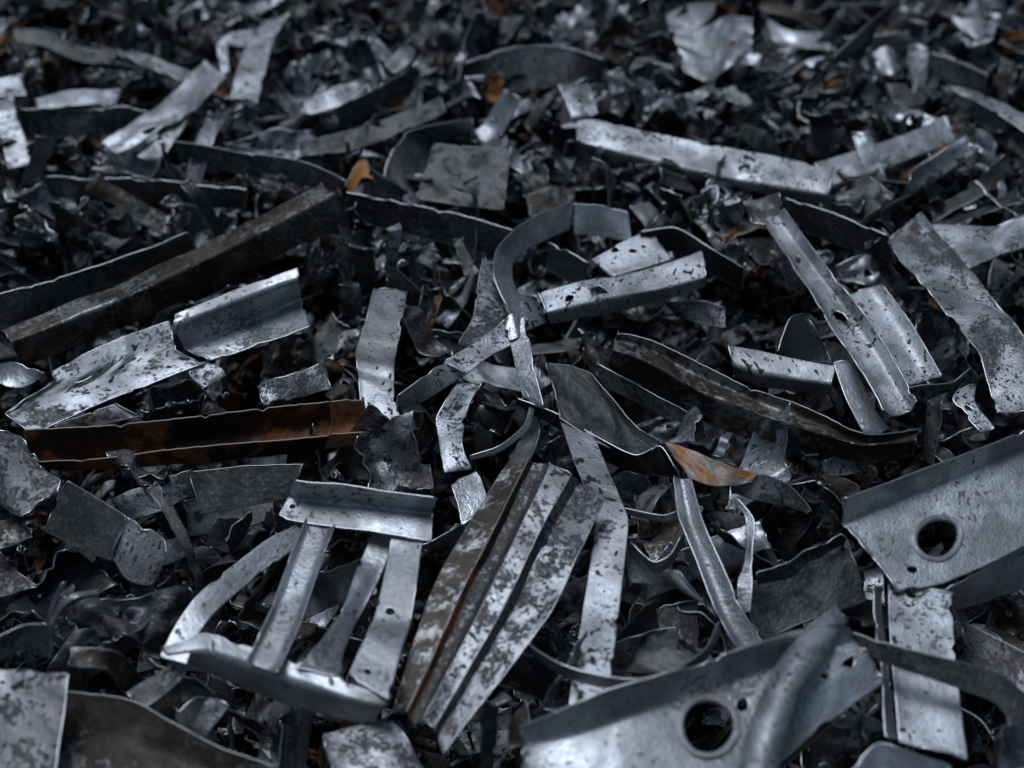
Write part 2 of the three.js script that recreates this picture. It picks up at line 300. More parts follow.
// ---------------------------------------------------------------- the ground under the heap
{
  const g = new THREE.PlaneGeometry(9, 9, 220, 220); g.rotateX(-Math.PI / 2); const p = g.attributes.position;
  for (let i = 0; i < p.count; i++) { const x = p.getX(i), z = p.getZ(i); const wide = 0.72 + (0.68 - z) * 0.42, out = Math.max(sst(wide, wide + 0.35, Math.abs(x)), sst(1.3, 1.7, z), sst(-1.2, -1.6, z)); p.setY(i, mix(-0.36, -0.07, out) + (noise(x * 5, z * 5, 71) - 0.5) * 0.08 + (noise(x * 18, z * 18, 72) - 0.5) * 0.03); }  // unseen rim rises outside the view, shaped to block low light
  g.computeVertexNormals(); const uv = g.attributes.uv; for (let i = 0; i < uv.count; i++) uv.setXY(i, p.getX(i) / TILE, p.getZ(i) / TILE);
  const o = mesh('ground', g, soil, scene); o.userData.kind = 'structure'; o.position.set(0, 0, -0.6);
}

// ---------------------------------------------------------------- the pieces lying on top of the heap
// --- far left
assembly('perforated_bracket', 'pale perforated bracket with two legs, slanting above the dark flanged strip', 'bracket', [
  ['arm', 'galv', [[[100, 144, 3], [116, 154, 3]], [[138, 119, 4], [163, 130, 4]], [[172, 94, 4.2], [197, 108, 4.2]], [[205, 60, 4.5], [226, 76, 4.5]]], { holes: [[150, 131, 9, 1.3, 0.3], [182, 103, 5, 1, 0.3], [163, 113, 4, 1, 0.4]], crumple: 0.004 }],
  ['leg', 'galv', [[[176, 106, 3.6], [191, 112, 3.6]], [[158, 130, 3], [177, 138, 3]], [[137, 157, 1.5], [164, 163, 1.5]]], { crumple: 0.004, holes: [[155, 150, 4, 1, 0.3]] }],
  ['foot', 'galv', [[[103, 147, 3], [117, 153, 3]], [[113, 162, 1], [130, 168, 1]], [[118, 175, 0], [136, 172, 0]]], { crumple: 0.003 }],
]);
assembly('hooked_strip', 'pale strip with small holes and a hooked tab, standing in far scrap', 'strip', [
  ['web', 'galv', [[[262, 24, 6], [291, 13, 6.5]], [[246, 46, 6], [273, 43, 6]], [[237, 72, 5.5], [265, 72, 5.5]], [[229, 100, 4.5], [257, 102, 4.5]]], { holes: [[254, 68, 3.5, 1, 0.3], [246, 85, 4, 1.6, 0.3]] }],
  ['hook', 'galv', [[[222, 74, 3], [229, 72, 3]], [[217, 44, 5.2], [227, 46, 5]], [[230, 31, 6], [236, 45, 5.6]], [[258, 28, 6.4], [254, 46, 6]]], { holes: [[235, 37, 3.5]] }],
]);
piece('bent_strip', 'pale broad strip end leaning at the far left edge of the heap', 'strip', 'clean', [[[-6, 100, 5], [14, 98, 5]], [[-3, 116, 5], [16, 112, 5]], [[8, 168, 1], [35, 164, 1]]]);
piece('bent_strip', 'short pale strip with a dark slot above the leaning strip end', 'strip', 'galv', [[[-6, 80, 5], [-4, 97, 3.5]], [[24, 74, 5], [27, 96, 3.5]]], { holes: [[8, 91, 5, 1.8, 0.2]] });
piece('flanged_strip', 'dark flanged strip with pale top rim lying low behind perforated bracket', 'strip', 'shadedZinc', [[[18, 110, 4.2], [20, 134, 0]], [[82, 109, 4.5], [84, 140, 0]], [[123, 107, 4.6], [128, 128, 0.5]], [[151, 114, 4], [153, 130, 0.5]]]);
piece('crumpled_sheet', 'pale crumpled strip resting on the rim of low dark flanged strip', 'sheet', 'galv', [[[33, 97, 5.2], [38, 110, 4.6]], [[60, 92, 5.6], [66, 109, 4.8]], [[95, 88, 5.6], [95, 106, 4.8]], [[122, 88, 5], [118, 106, 4.6]]], { crumple: 0.006, rag: 0.004 });
piece('bent_strip', 'brown-grey strip lying across the far left scrap', 'strip', 'dusty', [[[12, 28, 4], [14, 42, 3]], [[40, 30, 4.5], [42, 46, 3]], [[85, 48, 4.5], [78, 60, 3]], [[120, 52, 4], [110, 64, 3]]], { crumple: 0.004 });
piece('bent_strip', 'narrow pale strip stepping down beside the perforated bracket', 'strip', 'worn', [[[122, 54, 4], [132, 50, 4]], [[150, 68, 3.6], [158, 60, 3.6]], [[185, 82, 3], [192, 74, 3]]]);
piece('flanged_strip', 'long dark flanged strip with bright rim, bent at a brown curl', 'strip', 'shadedZinc', [
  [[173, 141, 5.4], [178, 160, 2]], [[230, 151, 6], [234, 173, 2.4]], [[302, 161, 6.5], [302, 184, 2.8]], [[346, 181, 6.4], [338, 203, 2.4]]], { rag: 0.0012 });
piece('flanged_strip', 'dark upright strip with bright rim below the grey-brown square plate', 'strip', 'shadedZinc', [
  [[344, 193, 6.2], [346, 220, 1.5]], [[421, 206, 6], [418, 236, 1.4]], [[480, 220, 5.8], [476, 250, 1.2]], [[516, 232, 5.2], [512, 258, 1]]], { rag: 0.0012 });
piece('rust_curl', 'small curled brown scrap where the two dark flanged strips meet', 'scrap', 'fresh', [[[345, 186, 6.5], [352, 196, 5]], [[356, 164, 8], [362, 178, 7]], [[366, 160, 8], [374, 182, 7]], [[374, 176, 6], [376, 192, 5]]]);
piece('flanged_strip', 'straight dark upright strip in front of the perforated bracket', 'strip', 'shadedZinc', [[[43, 177, 4], [46, 198, 0.4]], [[150, 180, 4.2], [152, 203, 0]], [[248, 189, 4], [246, 210, 0]]]);
// --- left
piece('flanged_strip', 'black strip lying just behind the long brown channel', 'strip', 'shadedZinc', [[[-8, 296, 4], [-6, 330, 0]], [[92, 268, 4.6], [98, 296, 0.4]], [[190, 233, 5], [196, 250, 1]]], { rag: 0.0012 });
piece('brown_channel', 'long brown channel with worn pale flange, slanting to upper right', 'channel', 'brown', [
  [[2, 332, 4], [10, 342, 4.6], [20, 368, 0]], [[65, 306, 4.6], [76, 317, 5.2], [86, 342, 0.6]], [[128, 279, 5.2], [140, 291, 5.8], [152, 315, 1.2]], [[225, 234, 6], [238, 244, 6.6], [252, 268, 1.8]], [[321, 184, 6.8], [335, 193, 7.4], [353, 220, 2.4]]], { crumple: 0.0018, rag: 0.0025 });
piece('crumpled_sheet', 'curled pale flap at the left edge under the long brown channel', 'flap', 'clean', [[[-5, 364, 3], [-5, 384, 3]], [[14, 362, 4.5], [20, 388, 2.6]], [[44, 374, 4], [40, 380, 3]]], { curveV: 1 });
piece('open_channel', 'pale dented open channel kinked at mid length, beside brown channel', 'channel', 'galv', [
  [[50, 372, 4.4], [56, 381, 4.0], [0, 414, 2.4], [30, 436, 2.0]], [[110, 343, 5.2], [116, 362, 4.0], [96, 383, 3.0], [112, 398, 2.4]], [[170, 320, 6], [174, 338, 4.6], [176, 350, 4.2], [204, 364, 3]]], { crumple: 0.003, round: 1, holes: [[84, 378, 6, 1.6, 0.4]] });
piece('open_channel', 'clean dark-walled trough end with pale floor, topmost of left channels', 'channel', 'steel', [
  [[172, 316, 7.4], [174, 325, 7.0], [184, 349, 3.4], [207, 361, 3.2]], [[236, 291, 8.2], [238, 301, 7.8], [244, 324, 4.0], [258, 345, 3.8]], [[298, 268, 8.9], [299, 279, 8.4], [301, 298, 4.6], [310, 327, 4.4]]], { crumple: 0.0014, rag: 0.001, round: 0 });
piece('bent_strip', 'small pale folded tab hanging below the trough end', 'strip', 'galv', [[[184, 368, 3], [204, 360, 3]], [[196, 382, 2], [222, 368, 2.4]], [[206, 388, 1.4], [226, 376, 1.8]]]);
piece('crumpled_sheet', 'rough pale crumpled strip behind the right half of rusty trough', 'sheet', 'worn', [[[255, 384, 2.4], [262, 408, 1]], [[290, 374, 3.4], [295, 398, 1.6]], [[326, 360, 3.8], [332, 388, 2]]], { crumple: 0.005, rag: 0.004 });
piece('rust_flake', 'brown weathered flake behind the left half of rusty trough', 'flake', 'brown', [[[52, 426, 2.2], [60, 436, 1]], [[92, 412, 3], [100, 426, 1.6]], [[116, 402, 3.4], [142, 416, 2.2]]], { rag: 0.003 });
assembly('rusty_trough', 'rusty open trough with an orange end and wavy torn front lip', 'trough', [
  ['body', 'rust', [[[24, 430, 5], [31, 456, 1.6], [58, 471, -0.4], [37, 463, 2.0]], [[90, 426, 5], [94, 452, 1.6], [104, 470, -0.4], [96, 459, 2.4]], [[150, 421, 5], [152, 446, 1.6], [154, 467, -0.2], [150, 453, 2.6]], [[210, 414, 5.2], [212, 438, 1.8], [214, 463, 0], [212, 445, 2.8]], [[290, 405, 5.4], [292, 428, 2.2], [292, 455, 0.6], [292, 438, 3.2]], [[330, 401, 5.6], [332, 423, 2.5], [324, 450, 0.9], [330, 434, 3.4]]], { rag: 0.0036, ragEnd: 0, crumple: 0.001, grain: 1 }],
  ['rusted_end', 'fresh', [[[330, 401, 5.6], [332, 423, 2.5], [324, 450, 0.9], [330, 434, 3.4]], [[348, 399, 5.7], [350, 421, 2.6], [340, 448, 1.0], [349, 433, 3.5]], [[363, 397, 5.8], [366, 419, 2.8], [356, 446, 1.2], [367, 432, 3.6]]], { rag: 0.003, ragEnd: 0, crumple: 0.001, uv: [0.3, 0.1] }],
]);
piece('crumpled_sheet', 'rough pale sheet at the left edge below the rusty trough', 'sheet', 'worn', [[[-8, 432, 3.4], [18, 430, 3.4], [36, 462, 3]], [[-8, 470, 3], [14, 478, 3.2], [52, 476, 3]], [[-4, 500, 2], [12, 512, 2.4], [62, 482, 3]], [[8, 508, 2], [24, 518, 2], [58, 494, 2.6]]], { crumple: 0.004, rag: 0.004 });
piece('crumpled_sheet', 'low brown sheet corner under the rough pale sheet', 'sheet', 'brown', [[[-8, 524, 0], [-8, 552, -1]], [[20, 514, 1], [32, 536, 0]]]);
assembly('folded_plate', 'dark dusty folded plate with one hexagonal facet painted as lit', 'plate', [
  ['dark_facet', 'plate', [[[68, 481, 4], [43, 530, 1]], [[98, 498, 4.6], [78, 547, 1.6]], [[127, 517, 5], [112, 562, 2]]], { crumple: 0.0014, rag: 0.002 }],
  ['lit_facet', 'worn', [[[127, 517, 5], [114, 558, 2.2]], [[146, 527, 4.4], [128, 580, 1]], [[164, 539, 3.4], [150, 586, 0.4]], [[165, 556, 2.6], [160, 576, 0.6]]], { crumple: 0.0024 }],  // lit side of the plate, its light put into a paler material
]);
piece('dark_plate', 'dark speckled plate lying low under the rusty trough', 'plate', 'plate', [[[188, 472, 0.8], [200, 514, -2]], [[245, 466, 1.2], [250, 506, -1.6]], [[304, 464, 1.6], [296, 496, -1]]], { crumple: 0.0016 });
piece('crumpled_sheet', 'torn low dark sheet between folded plate and dark speckled plate', 'sheet', 'grimy', [[[108, 500, 0], [128, 522, -2]], [[150, 482, 1], [165, 510, -1]], [[196, 468, 1], [200, 490, -1]]], { crumple: 0.006, rag: 0.006 });
// --- slotted frame
assembly('slotted_frame', 'bent bare metal frame with four rungs between two rails', 'frame', [
  ['top_rail', 'steel', [[[294, 479, 9], [288, 496, 6.0], [278, 518, 5.4]], [[326, 484, 9], [322, 500, 6.0], [314, 524, 5.4]], [[370, 489, 9], [368, 505, 6.0], [366, 531, 5.4]], [[437, 497, 8.8], [433, 513, 6.0], [432, 543, 5.2]]], { crumple: 0.0018, rag: 0.0016, round: 0, holes: [[292, 505, 4]] }],
  ['rung', 'steel', [[[308, 516, 4.4], [316, 532, 4]], [[292, 528, 4.8], [302, 544, 4]], [[268, 540, 5], [284, 556, 4]], [[228, 570, 5], [244, 586, 4]], [[196, 598, 4.8], [215, 612, 4]], [[176, 626, 4.4], [198, 634, 4]], [[160, 656, 3.8], [186, 664, 3.6]]], { crumple: 0.0012, rag: 0.0008 }],
  ['rung', 'steel', [[[308, 513, 4.7], [312, 514, 4.6], [331, 518, 4.6], [336, 518, 4.7]], [[304, 523, 5.6], [308, 526, 5.0], [328, 530, 5.0], [333, 529, 5.6]], [[288, 564, 5.6], [292, 567, 5.0], [313, 573, 5.0], [318, 572, 5.6]], [[270, 612, 5.5], [274, 615, 4.9], [295, 622, 4.9], [300, 622, 5.5]], [[247, 659, 5.5], [251, 663, 4.9], [272, 672, 4.9], [277, 673, 5.5]]], { crumple: 0.001, rag: 0.0006, round: 1, step: 0.004 }],
  ['rung', 'steel', [[[374, 530, 4.2], [392, 540, 3.6]], [[362, 558, 3.6], [384, 568, 3.0]], [[350, 588, 3.8], [370, 598, 3.0]], [[340, 612, 4.0], [356, 622, 2.8]], [[322, 640, 4.6], [344, 652, 3.2]], [[298, 668, 4.9], [338, 682, 4.6]]], { crumple: 0.003 }],
  ['rung', 'steel', [[[397, 522, 4.8], [428, 526, 4.8]], [[391, 540, 5], [422, 545, 5]], [[385, 572, 4.8], [416, 586, 5]], [[378, 608, 4.2], [411, 620, 4.2]], [[364, 640, 4.9], [400, 654, 4.8]], [[348, 676, 5], [388, 698, 4.9]]], { crumple: 0.0018, rag: 0.001, holes: [[392, 613, 5, 1, 0.3], [366, 673, 4]] }],
  ['bottom_rail', 'steel', [[[160, 646, 4.3], [164, 656, 3.9], [174, 668, 1.8]], [[204, 632, 4.7], [206, 652, 4.1], [214, 676, 1.4]], [[252, 648, 4.7], [256, 668, 4.1], [262, 694, 1.2]], [[300, 662, 4.7], [304, 684, 4.1], [308, 708, 1.2]], [[345, 678, 4.8], [342, 698, 4.2], [334, 718, 1.2]], [[392, 694, 4.6], [388, 708, 4], [374, 724, 1.2]]], { crumple: 0.003, rag: 0.004, round: 0 }],
]);
piece('crumpled_sheet', 'grey sheet corner poking out under the frame bottom rail', 'sheet', 'worn', [[[322, 734, 0.6], [330, 775, 0]], [[362, 724, 1.2], [382, 775, 0.4]], [[394, 722, 0.8], [428, 775, -0.4]]], { crumple: 0.004 });
piece('bent_strip', 'short grey strip stub sticking out beneath the frame left corner', 'strip', 'worn', [[[176, 662, 2], [190, 674, 2]], [[150, 680, 1], [166, 694, 1]], [[124, 696, 0], [140, 714, 0]]]);
piece('bent_strip', 'small pale tab hanging under the frame bottom rail', 'strip', 'worn', [[[208, 696, 0.8], [230, 704, 0.8]], [[190, 726, -1], [206, 736, -1]]]);
piece('dark_plate', 'dark blurred channel lying in the near left corner', 'channel', 'brown', [[[52, 690, 2], [50, 730, 0], [52, 775, 0]], [[130, 700, 2.4], [126, 742, 0.4], [120, 785, 0]], [[200, 738, 2], [196, 765, 0], [190, 800, 0]], [[280, 768, 1.4], [270, 790, 0], [266, 810, 0]]], { crumple: 0.003 });
piece('crumpled_sheet', 'blurred blotchy grey sheet in the near left corner', 'sheet', 'worn', [[[-10, 668, 5], [70, 671, 5.4]], [[-10, 710, 4.2], [64, 715, 4.4]], [[-10, 780, 2.4], [56, 780, 2.6]]], { crumple: 0.003 });
piece('bent_strip', 'small angled bracket standing behind the blurred blotchy sheet', 'bracket', 'worn', [[[-8, 642, 5.4], [-8, 664, 3]], [[22, 628, 6], [24, 654, 3]], [[47, 624, 6.4], [52, 660, 3]]]);
piece('wire_curl', 'thin bent wire arching over the dark gap at left', 'wire', 'clean', [[[50, 624, 4], [52, 627, 4]], [[58, 606, 6], [62, 608, 6]], [[74, 594, 7], [77, 597, 7]], [[98, 590, 6], [98, 594, 6]]], { rag: 0.0005, crumple: 0.0005 });
piece('wire_curl', 'thin upright wire beside the arching wire', 'wire', 'clean', [[[47, 622, 4], [50, 622, 4]], [[53, 600, 6], [56, 600, 6]], [[62, 584, 7.5], [66, 582, 7.5]]], { rag: 0.0005, crumple: 0.0005 });
piece('crumpled_sheet', 'crumpled dark glinting foil heap below the folded plate', 'sheet', 'grimy', [[[60, 612, 0], [84, 640, -2]], [[96, 596, 2], [112, 638, 0]], [[130, 596, 1], [140, 646, -1]], [[156, 590, 2], [172, 626, -1]], [[186, 584, 0], [188, 606, -2]]], { crumple: 0.013, dent: 0.022, rag: 0.006 });
// --- centre
piece('bent_strip', 'mottled pale strip bent downward right of the rusty trough', 'strip', 'worn', [[[374, 288, 4.4], [407, 289, 4.4]], [[366, 320, 4], [402, 322, 4]], [[356, 352, 3.2], [395, 356, 3.2]], [[359, 382, 2.6], [394, 384, 2.6]], [[361, 410, 2], [396, 406, 2]], [[368, 446, 0.5], [416, 462, 0.5]]], { crumple: 0.0034 });
piece('crumpled_sheet', 'dark torn sheet scrap below the mottled pale strip', 'sheet', 'grimy', [[[392, 470, 0], [430, 462, 0]], [[398, 492, -0.4], [434, 494, -0.4]]], { crumple: 0.006 });
assembly('ribbon_loop', 'dark sheen ribbon looped around above the kinked ribbon', 'ribbon', [
  ['outer_turn', 'steel', [[[572, 202, 6.5], [570, 229, 3.5]], [[545, 212, 7], [549, 238, 4]], [[516, 228, 7], [522, 252, 4]], [[497, 250, 6.8], [512, 266, 4]], [[494, 276, 6.4], [515, 288, 4.6]], [[506, 304, 5], [528, 300, 4]], [[524, 322, 3.4], [548, 312, 3]]], { crumple: 0.0012, rag: 0.0008 }],
  ['inner_turn', 'steel', [[[575, 204, 6.2], [574, 234, 2.8]], [[604, 206, 6], [604, 236, 2.6]], [[628, 212, 5.6], [632, 244, 2.4]]], { crumple: 0.001, rag: 0.0008 }],
]);
piece('ribbon', 'thin dark ribbon arcing behind the holed channel', 'ribbon', 'dark', [[[548, 242, 4.6], [546, 268, 1.8]], [[570, 252, 4.8], [572, 284, 1.6]], [[590, 264, 4.4], [590, 290, 1.4]]], { crumple: 0.001 });
piece('torn_leaf', 'narrow upright torn blade of metal left of ribbon loop', 'scrap', 'grimy', [[[484, 256, 5.6], [488, 262, 5.4]], [[476, 296, 3.6], [502, 302, 3.4]], [[474, 316, 2.6], [506, 320, 2.4]], [[458, 346, 1], [472, 350, 0.8]]], { crumple: 0.004 });
assembly('kinked_ribbon', 'pale ribbon folded over itself at a dark pinched kink', 'ribbon', [
  ['far_end', 'galv', [[[444, 362, 5.2], [466, 374, 3.6]], [[424, 376, 5], [428, 398, 2.4]], [[398, 396, 4.6], [396, 412, 2.2]]], { crumple: 0.001, rag: 0.001 }],
  ['pale_run', 'galv', [[[444, 362, 5.2], [466, 374, 4.4]], [[474, 344, 5.6], [494, 354, 4.8]], [[504, 321, 6], [522, 340, 5]]], { crumple: 0.002, rag: 0.001 }],
  ['fold', 'clean', [[[503, 322, 6.2], [508, 342, 5.4]], [[510, 314, 7], [518, 338, 5.8]], [[523, 313, 6.4], [524, 332, 5.4]]], { crumple: 0.001 }],
  ['falling_run', 'clean', [[[508, 330, 5.6], [524, 318, 6.2]], [[514, 358, 4.8], [532, 354, 5.6]], [[524, 399, 3], [543, 406, 3.6]]], { crumple: 0.0018, rag: 0.0008 }],
]);
assembly('holed_channel', 'pale channel with two black holes and dark front face', 'channel', [
  ['web', 'galv', [[[536, 294, 6.2], [546, 313, 5.6], [549, 324, 3.2]], [[580, 282, 6.6], [584, 304, 5.8], [586, 318, 3.6]], [[625, 274, 6.4], [628, 294, 5.8], [630, 309, 3.6]], [[660, 266, 6.6], [664, 288, 6], [666, 300, 4]], [[703, 250, 7.4], [707, 277, 6.4], [706, 286, 4.6]]], { crumple: 0.002, step: 0.004, holes: [[569, 298, 6, 1.1, 0.4], [600, 291, 8, 1.5, 0.5]], rag: 0.003 }],
  ['end_flap', 'galv', [[[520, 296, 5.4], [522, 332, 2]], [[536, 294, 6.2], [548, 322, 3.2]]], { crumple: 0.002 }],
]);
piece('perforated_sheet', 'small perforated pale sheet just behind the holed channel', 'sheet', 'galv', [[[590, 260, 4.2], [612, 276, 3.8]], [[618, 244, 5], [642, 268, 4.2]], [[650, 230, 5.4], [672, 258, 4.6]]], { holes: [[615, 250, 5, 1.2, 0.3], [634, 250, 5, 1.2, 0.3], [612, 263, 3], [645, 247, 3.5]], step: 0.004, crumple: 0.002 });
piece('crumpled_sheet', 'small bright square flake standing above the perforated sheet', 'flake', 'clean', [[[630, 206, 6], [646, 224, 4.6]], [[652, 197, 6], [661, 214, 4.6]]]);
piece('thin_rim', 'dark sheet with a thin curving bright rim right of holed channel', 'sheet', 'dark', [[[640, 232, 6], [640, 250, 3]], [[675, 228, 6.6], [678, 252, 3]], [[704, 244, 6.4], [704, 270, 3]], [[744, 268, 5], [742, 290, 2]]], { crumple: 0.002, rag: 0.001 });
piece('crumpled_sheet', 'dark mottled sheet sagging below the holed channel end', 'sheet', 'grimy', [[[664, 304, 3], [672, 316, 1]], [[700, 300, 3.4], [702, 324, 1.4]], [[728, 308, 3], [727, 328, 1.6]]], { crumple: 0.004 });
piece('square_plate', 'grey-brown square plate with a pitted hole, upright in far scrap', 'plate', 'dusty', [[[432, 143, 6.4], [416, 199, 1.6]], [[472, 146, 6.6], [460, 206, 1.8]], [[514, 145, 6.6], [505, 210, 1.8]]], { holes: [[457, 177, 5, 1.6, 0.5], [460, 195, 3]], crumple: 0.002, rag: 0.004 });
piece('crumpled_sheet', 'grey weathered plate crumpled at the middle of the heap', 'plate', 'plate', [[[545, 364, 4.4], [554, 392, 3.6], [560, 417, 3.4]], [[570, 366, 4.8], [578, 398, 3.6], [596, 442, 2.8]], [[592, 374, 5], [606, 404, 4], [618, 450, 2.6]], [[640, 430, 4.4], [640, 440, 3.6], [636, 458, 2.6]], [[662, 442, 3.6], [656, 448, 3.2], [644, 456, 2.6]]], { crumple: 0.0035, rag: 0.002, sharp: 1 });
piece('ribbon', 'dark curved ribbon under the grey weathered plate', 'ribbon', 'dark', [[[516, 398, 3], [516, 404, 1.8]], [[556, 414, 3], [556, 428, 0.4]], [[600, 438, 3], [600, 458, 0]], [[636, 456, 3], [640, 474, 0]], [[660, 446, 3.4], [672, 478, 0.4]], [[676, 470, 2.4], [686, 500, -0.6]]], { crumple: 0.0012, rag: 0.001 });
piece('bent_strip', 'pale crooked strip above the ribbed brown plate', 'strip', 'galv', [[[459, 381, 4], [482, 383, 4]], [[446, 402, 3.6], [472, 398, 3.6]], [[436, 420, 3], [467, 413, 3]], [[440, 446, 2.6], [462, 444, 3.4]], [[444, 473, 2], [472, 470, 2]]], { crumple: 0.005 });
piece('bent_strip', 'dull bluish strip end half hidden behind the ribbed plate', 'strip', 'clean', [[[450, 482, 1.6], [478, 470, 1.6]], [[458, 506, 1], [486, 494, 1]], [[462, 526, 0.4], [490, 512, 0.4]]]);
piece('thin_rim', 'thin wavy wire-like rim sagging left of the speckled strip', 'wire', 'clean', [[[470, 456, 2.4], [470, 460, 2]], [[500, 446, 2.8], [502, 450, 2.4]], [[524, 426, 3], [528, 429, 2.6]], [[530, 408, 3], [534, 409, 2.6]]], { rag: 0.0004, crumple: 0.0004 });
assembly('ribbed_plate', 'brown and silver ribbed plate slanting down, worn bright on its ridges', 'plate', [
  ['side_flange', 'brown', [[[505, 466, 8], [528, 460, 8]], [[467, 527, 6.6], [497, 522, 6.8]], [[432, 590, 5], [462, 592, 5.2]], [[391, 716, 1.6], [406, 714, 1.8]]], { crumple: 0.0008, ragEnd: 0.004, rag: 0.002, step: 0.0045, round: 0, th: 0.0014, grain: 1 }],
  ['seam', 'rust', [[[528, 460, 8], [533, 463, 7.0]], [[497, 522, 6.8], [502, 527, 5.8]], [[462, 592, 5.2], [467, 597, 4.2]], [[406, 714, 1.8], [409, 720, 0.9]]], { crumple: 0.0008, ragEnd: 0.004, rag: 0, step: 0.0045, round: 0, th: 0.0014, grain: 1 }],
  ['groove', 'grimy', [[[533, 463, 7.0], [545, 464, 7.0], [552, 464, 8.2]], [[502, 527, 5.8], [514, 529, 5.8], [521, 527, 7.0]], [[467, 597, 4.2], [479, 602, 4.2], [486, 600, 5.4]], [[409, 720, 0.9], [418, 724, 0.9], [422, 722, 2.0]]], { crumple: 0.0008, ragEnd: 0.004, rag: 0, step: 0.0045, round: 0, th: 0.0014, grain: 1 }],
  ['ridge', 'worn', [[[552, 464, 8.2], [571, 474, 8.2]], [[521, 527, 7.0], [538, 535, 7.0]], [[486, 600, 5.4], [502, 610, 5.4]], [[422, 722, 2.0], [433, 729, 2.0]]], { crumple: 0.0008, ragEnd: 0.004, rag: 0, step: 0.0045, round: 0, th: 0.0014, grain: 1 }],
  ['groove', 'grimy', [[[571, 474, 8.2], [578, 482, 7.0]], [[538, 535, 7.0], [544, 543, 5.8]], [[502, 610, 5.4], [508, 618, 4.2]], [[433, 729, 2.0], [437, 736, 1.0]]], { crumple: 0.0008, ragEnd: 0.004, rag: 0, step: 0.0045, round: 0, th: 0.0014, grain: 1 }],
  ['side_flange', 'worn', [[[578, 482, 7.0], [606, 497, 7]], [[544, 543, 5.8], [578, 556, 6]], [[508, 618, 4.2], [546, 620, 4.6]], [[437, 736, 1.0], [442, 755, 1.2]]], { crumple: 0.0008, ragEnd: 0.004, rag: 0.002, step: 0.0045, round: 0, th: 0.0014, grain: 1 }],
]);
piece('speckled_strip', 'long pale strip with black flecks right of the ribbed plate', 'strip', 'galv', [[[560, 420, 2.8], [590, 428, 2.8]], [[572, 455, 3], [605, 464, 3]], [[586, 492, 3.4], [620, 499, 3.4]], [[596, 522, 4], [628, 522, 4]], [[588, 580, 3.4], [622, 582, 3.4]], [[576, 660, 2.4], [612, 664, 2.4]], [[564, 742, 1], [603, 742, 1]]], { crumple: 0.0012, rag: 0.0012, holes: [[604, 529, 3, 1, 0.4], [622, 545, 2.4, 1.6, 0.4]] });
piece('steel_hoop', 'thin curved steel hoop passing over the speckled strip foot', 'hoop', 'clean', [[[519, 626, 3], [523, 632, 1.6]], [[530, 646, 4], [534, 655, 2.6]], [[560, 664, 4.8], [562, 674, 3.4]], [[600, 676, 5], [600, 687, 3.6]], [[640, 679, 5], [640, 690, 3.6]], [[680, 668, 4.8], [680, 678, 3.4]], [[706, 648, 4.4], [707, 658, 3]], [[718, 622, 3.6], [720, 632, 2.2]]], { crumple: 0.0006, rag: 0.0005 });
// --- right of centre
piece('channel_strip', 'narrow folded strip falling straight down past the orange curl', 'strip', 'clean', [[[674, 476, 5], [680, 480, 4.2], [690, 478, 5]], [[680, 520, 4.4], [690, 526, 3.6], [702, 520, 4.6]], [[698, 566, 3.4], [708, 570, 2.8], [721, 562, 3.8]], [[716, 612, 2], [724, 614, 1.4], [740, 606, 2.4]], [[736, 648, 0.6], [746, 650, 0], [762, 642, 0.8]]], { crumple: 0.0012, rag: 0.0008 });
piece('ribbon', 'narrow twisted ribbon standing right of the folded strip', 'ribbon', 'clean', [[[732, 500, 4.4], [736, 497, 4.8]], [[744, 516, 4], [754, 520, 4.2]], [[746, 550, 3], [752, 552, 3.4]], [[738, 584, 2.4], [752, 586, 2.6]], [[738, 612, 1], [750, 612, 1.4]]], { crumple: 0.001, rag: 0.0006 });
piece('ribbon', 'thin pale rim curving between the speckled and folded strips', 'ribbon', 'clean', [[[606, 504, 3.6], [606, 508, 3]], [[640, 512, 3.4], [640, 517, 2.8]], [[664, 516, 3.4], [666, 522, 2.8]], [[682, 510, 3.6], [684, 516, 3]]], { crumple: 0.0006, rag: 0.0005 });
piece('ribbon', 'dark hooped ribbon below the thin pale rim', 'ribbon', 'clean', [[[628, 540, 2], [628, 548, 1]], [[652, 562, 2], [654, 572, 1]], [[670, 556, 2.4], [672, 566, 1]], [[682, 534, 2.8], [684, 544, 1.6]]], { crumple: 0.0008 });
piece('crumpled_sheet', 'bluish crumpled sheet under the dark hooped ribbon', 'sheet', 'clean', [[[626, 546, 0.6], [628, 582, -1]], [[656, 566, 0.8], [666, 586, -1]], [[680, 570, 0.6], [704, 604, -1]]], { crumple: 0.004 });
piece('rust_curl', 'bright orange rusted curl with a grey tail', 'curl', 'fresh', [[[664, 442, 5], [688, 478, 4]], [[700, 454, 5.4], [710, 486, 4]], [[728, 466, 5], [732, 486, 3.6]], [[758, 474, 4.4], [752, 482, 3.8]]], { crumple: 0.003, rag: 0.0015, uv: [0.1, 0.4] });
piece('ribbon', 'grey tapering sheet tail trailing from the orange curl', 'sheet', 'grimy', [[[730, 480, 3.6], [732, 492, 2.4]], [[760, 474, 4.2], [762, 502, 2]], [[790, 486, 3.4], [788, 506, 1.6]], [[812, 510, 2], [808, 514, 1.6]]], { crumple: 0.002 });
